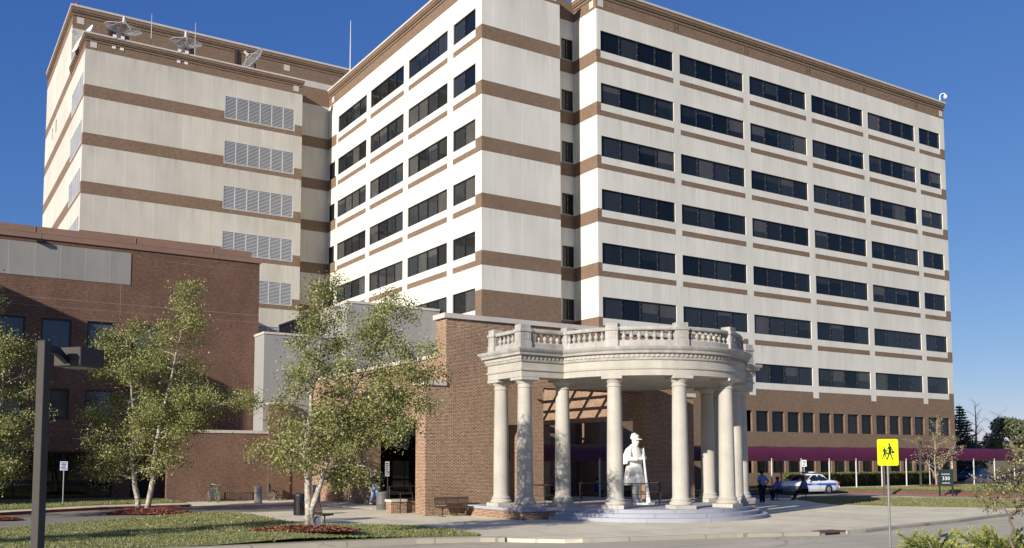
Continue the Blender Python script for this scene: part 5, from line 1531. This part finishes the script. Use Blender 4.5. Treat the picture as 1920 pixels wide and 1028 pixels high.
def polyline(pts, n):
    P_ = np.array(pts, float); d = np.r_[0, np.cumsum(np.linalg.norm(np.diff(P_, axis=0), axis=1))]
    s = np.linspace(0, d[-1], n); return np.stack([np.interp(s, d, P_[:, i]) for i in range(3)], 1)

def tree(name, label, cat, loc, stems, env, nleaf, ls, mats, weights, bark, seed, up=.55, nb=26, droop=.25, spread=.17, tw=7, group=None, branch_from=.2, twig=.75):
    """stems: (points, radius at base); env(height fraction, azimuth) gives the reach of a branch"""
    rg = np.random.default_rng(seed)
    t = thing(name, label, cat, loc, 0, group)
    wood = MB(); ends = []
    hmax = max(s[0][-1][2] for s in stems)
    for si, (pts, r0, nbs) in enumerate(stems):
        sp = polyline(pts, 14); sp[1:-1, :2] += rg.normal(0, .03, (12, 2))
        rad = [r0 * (1 - .93 * (i / 13) ** .9) + .006 for i in range(14)]
        wood.tube([tuple(p) for p in sp], rad, 8)
        az = rg.uniform(0, 6.28)
        for b in range(nbs):
            f = branch_from + (1 - branch_from) * (b + rg.uniform(0, .8)) / nbs
            f = min(f, .985); k = f * 13; i = int(k); p0 = sp[i] + (sp[min(i + 1, 13)] - sp[i]) * (k - i)
            az += 2.4 + rg.normal(0, .35)
            Lb = env(p0[2] / hmax, az) * rg.uniform(.65, 1.15)
            if Lb < .12: continue
            el = up + rg.normal(0, .15)
            d = np.array([math.cos(az) * math.cos(el), math.sin(az) * math.cos(el), math.sin(el)])
            q = [p0]; n_ = 6
            for s_ in range(n_):
                d = d + np.array([0, 0, -droop / n_ * (1 + s_ * .4)]) + rg.normal(0, .07, 3); d /= np.linalg.norm(d)
                q.append(q[-1] + d * Lb / n_)
            rb = max(.006, rad[min(i, 13)] * .42)
            wood.tube([tuple(x) for x in q], [rb * (1 - .85 * j / n_) + .003 for j in range(n_ + 1)], 5, 0, False)
            for s_ in range(tw):
                g = rg.uniform(.25, 1.0) * n_; j = min(int(g), n_ - 1); a0 = q[j] + (q[j + 1] - q[j]) * (g - j)
                dd = (q[j + 1] - q[j]); dd = dd / np.linalg.norm(dd) + rg.normal(0, .65, 3); dd[2] -= droop * .4; dd /= np.linalg.norm(dd)
                Lt = rg.uniform(.35, 1.0) * twig * min(1, .35 + Lb * .35)
                a1 = a0 + dd * Lt; a1[2] -= droop * .12
                wood.tube([tuple(a0), tuple((a0 + a1) / 2 + np.array([0, 0, .03])), tuple(a1)], [.007, .005, .003], 4, 0, False)
                ends.append((a0, a1))
    wood.build('trunk', bark, t, smooth=True)
    if nleaf:
        E_ = np.array(ends); n_e = len(E_)
        wt = rg.gamma(1.6, 1.0, n_e) * np.linalg.norm(E_[:, 1] - E_[:, 0], axis=1); wt /= wt.sum()
        ix = rg.choice(n_e, nleaf, p=wt); f = rg.uniform(.05, 1.08, (nleaf, 1))
        C = E_[ix, 0] + (E_[ix, 1] - E_[ix, 0]) * f + rg.normal(0, spread, (nleaf, 3)) * np.array([1, 1, .8])
        D = rg.normal(size=(nleaf, 3)); D[:, 2] -= .7
        L = rg.uniform(.7, 1.25, nleaf) * ls
        quads('crown', C, D, L, L * rg.uniform(.55, .8, nleaf), mats, t, weights, seed + 1, .2)
    return t
SR = np.array([.849, -.528])  # along the street, in the ground plane
def sp_(s, z, dpt=0.0): return (s * .849 + dpt * .528, -s * .528 + dpt * .849, z)
LV = [M['leaf_a'], M['leaf_b'], M['leaf_c']]
def env1(h, az): return (3.2 * max(.06, 1 - h) ** .6 if h > .34 else 2.9) * (1 + .15 * math.sin(az * 2))
tree('birch_tree', 'twin stemmed river birch on a red mulch mound between drive and lawn', 'tree', (9.94, 48.6, -.02),
     [([sp_(-.2, 0), sp_(-.42, 1.2), sp_(-.55, 3), sp_(-.6, 5, .2), sp_(-1.0, 7.4, .2), sp_(-1.2, 9.2, .2)], .14, 30),
      ([sp_(.2, 0), sp_(.42, 1.5), sp_(.7, 4, -.1), sp_(1.5, 7.5, -.2), sp_(2.1, 11.4, -.2)], .14, 36),
      ([sp_(.7, 3.6), sp_(2.0, 4.6, .3), sp_(3.2, 5.3, .4), sp_(4.1, 5.6, .4)], .06, 14)],
     env1, 50000, .098, LV, (.46, .26, .28), M['bark_white'], 3, .40, branch_from=.17, spread=.27)
def env2(h, az): return (2.5 * max(.06, 1.02 - h) ** .5 if h > .38 else 2.35) * (1 - .26 * max(0, math.cos(az - 2.4)))
def sc_(k, st): return [([tuple(k * c for c in p) for p in pts], r * k, n) for pts, r, n in st]
tree('birch_tree', 'leafy river birch with forked pale trunk beside the brown bench, before the gateway wall', 'tree', (11.55, 30.25, .33),
     sc_(.86, [([sp_(.0, 0), sp_(-.02, 1.2), sp_(-.2, 3), sp_(.0, 5, .2), sp_(.35, 7.6, .2), sp_(.45, 9.9, .2)], .15, 34),
      ([sp_(.07, .0), sp_(.12, .75), sp_(.45, 1.95), sp_(1.1, 4, .1), sp_(2.2, 6.6, .2), sp_(3.4, 9.3, .3)], .13, 34),
      ([sp_(.9, 3.2), sp_(2.3, 4.3, .3), sp_(3.6, 5.7, .4), sp_(4.4, 6.9, .4)], .07, 20),
      ([sp_(.75, 2.8), sp_(1.9, 3.4, .2), sp_(3.0, 4.2, .3), sp_(3.8, 4.8, .3)], .05, 12)]),
     lambda h, az: .86 * env2(h, az), 48000, .080, LV, (.46, .26, .28), M['bark_white'], 5, .40, branch_from=.19, spread=.22, twig=.65)
def env3(h, az): return 2.6 * max(.06, 1.02 - h) ** .5
tree('birch_tree', 'river birch cut by the picture edge behind the tall street lamp', 'tree', (3.0, 48.3, 0),
     [([sp_(-.3, 0), sp_(-.6, 3), sp_(-.7, 6), sp_(-.6, 10.9)], .14, 40), ([sp_(.1, .3), sp_(.3, 3), sp_(.6, 5.5), sp_(.9, 8.4)], .10, 26)],
     env3, 42000, .098, LV, (.46, .30, .24), M['bark_white'], 8, .45, branch_from=.14, spread=.25)
tree('birch_tree', 'birch outside the view whose soft shade stripes the near lawn', 'tree', (-6.0, 30.5, 0),
     [([(0, 0, 0), (.1, 0, 4), (0, 0, 7), (.2, 0, 9.5)], .15, 34)], lambda h, az: 2.2 * max(.06, 1.02 - h) ** .5, 7000, .15, LV, (.46, .34, .20), M['bark_white'], 22, .45, branch_from=.3)

# mulch rings
def mound(label, loc, rx, ry, h, seed, rot=-.55):
    rg = np.random.default_rng(seed)
    t = thing('mulch_bed', label, 'mulch bed', loc, rot, 'red mulch rings round the trees')
    mb = MB(); rings = []
    for q in range(7):
        f = 1 - q / 6.5; rings.append([(rx * f * (1 + .07 * math.sin(3 * a + seed) + .04 * math.sin(7 * a)) * math.cos(a), ry * f * (1 + .07 * math.sin(3 * a + seed) + .04 * math.sin(7 * a)) * math.sin(a), h * (1 - f ** 2) + .003) for a in [6.2832 * j / 40 for j in range(40)]])
    mb.loft(rings, 0, False); mb.f.append(tuple(len(mb.v) - 40 + j for j in range(40))); mb.mi.append(0)
    mb.build('soil', M['mulch'], t, smooth=True)
    n = 2600
    r = np.sqrt(rg.uniform(0, 1, n)) * 1.06; a = rg.uniform(0, 6.2832, n)
    C = np.stack([rx * r * np.cos(a), ry * r * np.sin(a), h * np.maximum(0, 1 - r ** 2) + rg.uniform(.01, .05, n)], 1)
    D = rg.normal(size=(n, 3)); D[:, 2] *= .25
    L = rg.uniform(.06, .16, n)
    c = quads('chips', C, D, L, L * .35, [M['mulch_chip'], M['mulch']], t, (.65, .35), seed, -.5); c['kind'] = 'stuff'
mound('red mulch ring under the twin stemmed birch', (10.2, 48.0, .03), 2.15, .95, .20, 3)
mound('red mulch ring under the forked birch beside the bench', (11.35, 30.0, .30), 1.75, .62, .12, 5)
mound('red mulch ring under the edge birch behind the street lamp', (3.0, 46.8, .03), 1.5, .8, .12, 7)
mound('red mulch ring under the small straw coloured tree by the 330 sign', (73.2, 47.0, .36), 2.6, 1.2, .15, 9)
rock = thing('spotlight', 'grey round ground spotlight at the foot of the forked birch', 'spotlight', (11.7, 29.95, .42), R(-20))
mb = MB(); mb.lathe([(.02, -.16), (.12, -.15), (.17, -.05), (.19, .1), (.19, .13), (.16, .13), (.15, .09)], n=16); mb.xform(Matrix.Rotation(R(62), 4, 'X') @ Matrix.Rotation(R(20), 4, 'Y')); mb.xform(Matrix.Translation((0, 0, .14))); mb.build('housing', M['galv'], rock, smooth=40)
mb = MB(); mb.tube([(0, 0, -.1), (0, .05, .1)], .03, 6); mb.build('stake', M['dark_metal'], rock)

# grass blades
def in_poly(P_, poly):
    x, y = P_[:, 0], P_[:, 1]; inside = np.zeros(len(P_), bool); n = len(poly); j = n - 1
    for i in range(n):
        xi, yi = poly[i]; xj, yj = poly[j]
        c = ((yi > y) != (yj > y)) & (x < (xj - xi) * (y - yi) / (yj - yi + 1e-12) + xi); inside ^= c; j = i
    return inside
def blades(name, poly, n, z, hh, seed, mats, weights, wd=.012):
    rg = np.random.default_rng(seed); A = np.array(poly); lo, hi = A.min(0), A.max(0)
    P_ = lo + (hi - lo) * rg.uniform(size=(n * 3, 2)); P_ = P_[in_poly(P_, poly)][:n]; n = len(P_)
    # patchy height and colour
    f = .5 + .5 * np.sin(P_[:, 0] * 1.3 + np.sin(P_[:, 1] * .9) * 2) * np.sin(P_[:, 1] * 1.1 + 1.7)
    L = hh * (.6 + .7 * rg.uniform(size=n)) * (.75 + .5 * f)
    D = rg.normal(size=(n, 3)) * .55; D[:, 2] = 1
    C = np.c_[P_, z + L * .38 + (berm(P_[:, 0], P_[:, 1]) if seed == 31 else 0)]
    mi = (rg.uniform(size=n) < (weights[1] * (.5 + f))).astype(int)
    o = quads(name, C, D, L, np.full(n, wd) * rg.uniform(.7, 1.5, n), mats, None, None, seed, 0, mi)
    return struct(o, 'stuff')
blades('grass', LAWN, 62000, .03, .085, 31, [M['blade_a'], M['blade_b']], (.6, .42), .022)
blades('grass', [(-4, 48.8), (4.2, 52.7), (6.7, 54.3), (9.3, 55.9), (12.2, 56.4), (13.6, 56.3), (13.6, 60.4), (11, 62.5), (-4, 62.5)], 16000, .19, .10, 32, [M['blade_a'], M['blade_b']], (.8, .2), .03)
blades('grass', TRI, 16000, .03, .08, 33, [M['blade_a'], M['blade_b']], (.5, .5), .03)
blades('grass', [(65, 36), (64.5, 43), (62.5, 47), (60, 48.3), (45, 48.4), (45, 48.9), (84, 48.9), (84, 36)], 24000, .40, .09, 34, [M['blade_a'], M['blade_b']], (.5, .5), .035)

rg = np.random.default_rng(77)
n = 900
P_ = np.array([8.0, 28.5]) + np.array([10, 18]) * rg.uniform(size=(n * 4, 2)); P_ = P_[in_poly(P_, LAWN)][:n]; n = len(P_)
D = rg.normal(size=(n, 3)); D[:, 2] *= .3
struct(quads('fallen_leaves', np.c_[P_, np.full(n, .10)], D, np.full(n, .09), np.full(n, .06), [M['leaf_c'], M['leaf_dry']], None, (.5, .5), 78, -.6), 'stuff')

# junipers: arching feathery plumes
def juniper(label, loc, seed, npl, reach, ht):
    rg = np.random.default_rng(seed)
    t = thing('juniper_shrub', label, 'shrub', loc, 0, 'golden green junipers in the near planting bed')
    Cs, Ds, Ls, Mi = [], [], [], []; wood = MB()
    for k in range(npl):
        az = rg.uniform(0, 6.2832); el = rg.uniform(.15, 1.15); Lp = reach * rg.uniform(.55, 1.1) * (1 - .25 * (el > .8))
        d = np.array([math.cos(az) * math.cos(el), math.sin(az) * math.cos(el), math.sin(el) * ht])
        p = np.array([rg.normal(0, .12), rg.normal(0, .12), .05]); q = [p]
        for s_ in range(9):
            d = d + np.array([0, 0, -.045 if s_ < 6 else .02]) + rg.normal(0, .03, 3); d /= np.linalg.norm(d); q.append(q[-1] + d * Lp / 9)
        q = np.array(q); wood.tube([tuple(x) for x in q], [.012 - .001 * j for j in range(10)], 4, 0, False)
        n = 210
        g = rg.uniform(.12, 1.0, n) ** .75 * 9; j = np.minimum(g.astype(int), 8); base = q[j] + (q[j + 1] - q[j]) * (g - j)[:, None]
        tang = q[j + 1] - q[j]; tang /= np.linalg.norm(tang, axis=1, keepdims=True)
        side = rg.normal(size=(n, 3)); side -= tang * (side * tang).sum(1, keepdims=True); side /= np.linalg.norm(side, axis=1, keepdims=True)
        dd = tang * .9 + side * rg.uniform(.25, .8, (n, 1)); L = rg.uniform(.07, .15, n) * (1.15 - .5 * g / 9)
        Cs.append(base + dd * L[:, None] * .6); Ds.append(dd); Ls.append(L)
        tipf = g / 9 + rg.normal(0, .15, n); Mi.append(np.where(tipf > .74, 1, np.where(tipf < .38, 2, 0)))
    wood.build('stem', M['bark'], t)
    L = np.concatenate(Ls); quads('foliage', np.concatenate(Cs), np.concatenate(Ds), L, L * .22, [M['juniper_a'], M['juniper_b'], M['juniper_c']], t, None, seed + 1, 0, np.concatenate(Mi))
juniper('spreading juniper nearest the yellow crossing sign', (23.7, 15.5, -.05), 51, 60, 1.2, .9)
juniper('low juniper filling the gap in the middle of the near bed', (24.3, 14.55, -.1), 52, 44, .1e1, .68)
juniper('tallest juniper beside the slim trunk of the young tree', (25.1, 14.5, 0), 53, 66, 1.25, 1.0)
juniper('juniper cut by the picture edge beyond the young tree', (25.5, 13.3, -.1), 54, 50, 1.1, .7)

# trees on the hospital side
tree('young_tree', 'slim young tree with sparse bronze green leaves in the near planting bed', 'tree', (23.9, 13.45, -.05),
     [([sp_(-.05, 0), sp_(0, .7), sp_(.08, 1.4), sp_(.2, 2.2), sp_(.25, 3.0)], .042, 30), ([sp_(.05, 1.2), sp_(-.35, 1.75), sp_(-.55, 2.3)], .02, 10), ([sp_(.08, 1.3), sp_(.5, 2.0), sp_(.8, 2.6)], .02, 10)],
     lambda h, az: .85 * max(.1, 1.05 - h) ** .5, 1700, .062, [M['leaf_rust'], M['leaf_b'], M['leaf_c']], (.5, .25, .25), M['bark'], 61, .5, branch_from=.42, spread=.06, tw=6, twig=.4)
tree('straw_tree', 'small nearly bare tree with straw coloured leaves behind the 330 sign', 'tree', (73.0, 47.2, .36),
     [([sp_(0, 0), sp_(-.1, 2), sp_(0, 3.6), sp_(.2, 5.6)], .085, 22), ([sp_(0, .7), sp_(-.9, 2.4), sp_(-1.6, 3.9)], .05, 12), ([sp_(0, .9), sp_(.9, 2.4), sp_(1.9, 3.9)], .05, 14)],
     lambda h, az: 1.8 * max(.1, 1.05 - h) ** .5, 900, .12, [M['leaf_dry'], M['leaf_c'], M['leaf_a']], (.62, .25, .13), M['bark_pale'], 62, .7, branch_from=.25, spread=.16, tw=6, twig=.8)
tree('bare_tree', 'leafless pale grey tree standing between spruce and round green tree', 'tree', (106, 63.5, .2),
     [([(0, 0, 0), (.1, 0, 3), (.3, 0, 6.3), (.3, 0, 9.2)], .22, 20), ([(0, 0, 2.0), (1.6, -.8, 5), (2.9, -1.6, 8.0)], .13, 14), ([(0, 0, 1.8), (-1.2, .7, 4.4), (-1.8, 1.0, 7.4)], .12, 12)],
     lambda h, az: 2.6 * max(.12, 1.05 - h) ** .6, 0, .1, LV, None, M['bark_pale'], 63, .75, branch_from=.3, tw=8, twig=1.2, droop=.05)
def spruce(label, loc, h, r, seed):
    rg = np.random.default_rng(seed); t = thing('spruce_tree', label, 'tree', loc)
    w_ = MB(); w_.tube([(0, 0, 0), (0, 0, h * .5), (0, 0, h)], [.22, .12, .02], 7); C, D = [], []
    z = .5
    while z < h - .15:
        f = 1 - z / h; nb = 9
        for k in range(nb):
            az = rg.uniform(0, 6.28); L = r * f ** .85 * rg.uniform(.65, 1.15) + .12
            d = np.array([math.cos(az), math.sin(az), -.12]); n = int(34 * L) + 10
            s_ = rg.uniform(.1, 1, n)[:, None]; p = np.array([0, 0, z]) + d * L * s_ + np.array([0, 0, .22]) * L * s_ ** 2
            C.append(p + rg.normal(0, .07 + .05 * L, (n, 3)) * np.array([1, 1, .45])); D.append(np.repeat(d[None], n, 0) + rg.normal(0, .5, (n, 3)))
            w_.tube([(0, 0, z), tuple(np.array([0, 0, z + .1 * L]) + d * L)], [.025, .006], 4, 0, False)
        z += .30
    w_.build('trunk', M['bark'], t); C = np.concatenate(C); D = np.concatenate(D); L = rg.uniform(.16, .36, len(C))
    quads('crown', C, D, L, L * .35, [M['needle'], M['leaf_far']], t, (.8, .2), seed)
spruce('dark blue green spruce at the hospital corner', (100.0, 61.6, .2), 8.7, 2.9, 71)
def blob_tree(label, loc, h, r, seed, nl=9000, ls=.30):
    rg = np.random.default_rng(seed); t = thing('broadleaf_tree', label, 'tree', loc, 0, 'round green trees beyond the car park')
    w_ = MB(); w_.tube([(0, 0, 0), (.1, 0, h * .4), (0, .1, h * .75)], [.30, .2, .06], 8)
    C = []
    for k in range(26):
        az, el = rg.uniform(0, 6.28), rg.uniform(-.35, 1.35); q = rg.uniform(.45, .95)
        c = np.array([r * q * math.cos(az) * math.cos(el), r * q * math.sin(az) * math.cos(el), h * .55 + h * .40 * q * math.sin(el)])
        w_.tube([(0, 0, h * .35), tuple(c * np.array([.5, .5, .85])), tuple(c)], [.09, .05, .01], 5, 0, False)
        m_ = nl // 26; v = rg.normal(size=(m_, 3)); v /= np.linalg.norm(v, axis=1, keepdims=True); v *= rg.uniform(.55, 1.08, (m_, 1))
        C.append(c + v * np.array([1, 1, .7]) * r * rg.uniform(.28, .46))
    w_.build('trunk', M['bark'], t); C = np.concatenate(C); D = rg.normal(size=C.shape); L = rg.uniform(.7, 1.3, len(C)) * ls
    quads('crown', C, D, L, L * .7, [M['leaf_far'], M['leaf_far_b'], M['leaf_b']], t, (.55, .25, .20), seed)
blob_tree('round green tree at the far side of the car park, tallest of its row', (113.5, 63.0, .2), 7.7, 3.6, 81)
blob_tree('lower green tree under the bare tree beyond the car park', (106.5, 66.5, .2), 5.2, 3.2, 82, 6000)
blob_tree('green tree at the picture edge beyond the car park', (121.0, 62.0, .2), 7.0, 4.2, 83, 8000)
blob_tree('low green tree between spruce and hospital corner', (101.5, 66.0, .2), 4.6, 2.6, 84, 5000)

# hedge of separate bushes along the hospital
hb = thing('hedge_bush', 'clipped green hedge bush below the ground floor windows', 'bush', (61.9, 52.5, .36), 0, 'clipped hedge bushes along the hospital')
rg = np.random.default_rng(91)
n = 4200
v = rg.normal(size=(n, 3)); v /= np.linalg.norm(v, axis=1, keepdims=True); v = np.sign(v) * np.abs(v) ** .6
C = v * np.array([1.2, .40, .60]) * rg.uniform(.75, 1.05, (n, 1)) + np.array([0, 0, .62])
quads('foliage', C, rg.normal(size=(n, 3)), rg.uniform(.07, .13, n), rg.uniform(.05, .08, n), [M['hedge_a'], M['hedge_b']], hb, (.6, .4), 92)
mb = MB()
for x in (-.6, 0, .6): mb.tube([(x, 0, 0), (x * 1.2, .05, .6)], .03, 5)
mb.build('stem', M['bark'], hb)
for i in range(1, 9):
    dup(hb, (61.9 + 2.15 * i, 52.5, .36), (0 if i % 2 else math.pi), 'clipped green hedge bush below the ground floor windows')
# rock pile beyond the canopy
rp = thing('rock', 'flat pale boulder on red mulch before the parked cars', 'rock', (86.2, 51.6, .36), R(-30))
mb = MB(); rings = []
rr_ = random.Random(4)
for z, f in ((0, 1), (.25, 1.05), (.5, .85), (.66, .45)): rings.append([(1.1 * f * math.cos(a) * (1 + .12 * math.sin(a * 3 + z * 4)), .6 * f * math.sin(a) * (1 + .1 * math.cos(a * 2)), z + .05 * math.sin(a * 2)) for a in [6.2832 * j / 12 for j in range(12)]])
mb.loft(rings, 0, True); mb.build('stone', M['coping'], rp, smooth=30)
for o in bpy.data.objects:
    if o.type == 'EMPTY' and 'label' in o and not o.parent: o['kind'] = 'thing'
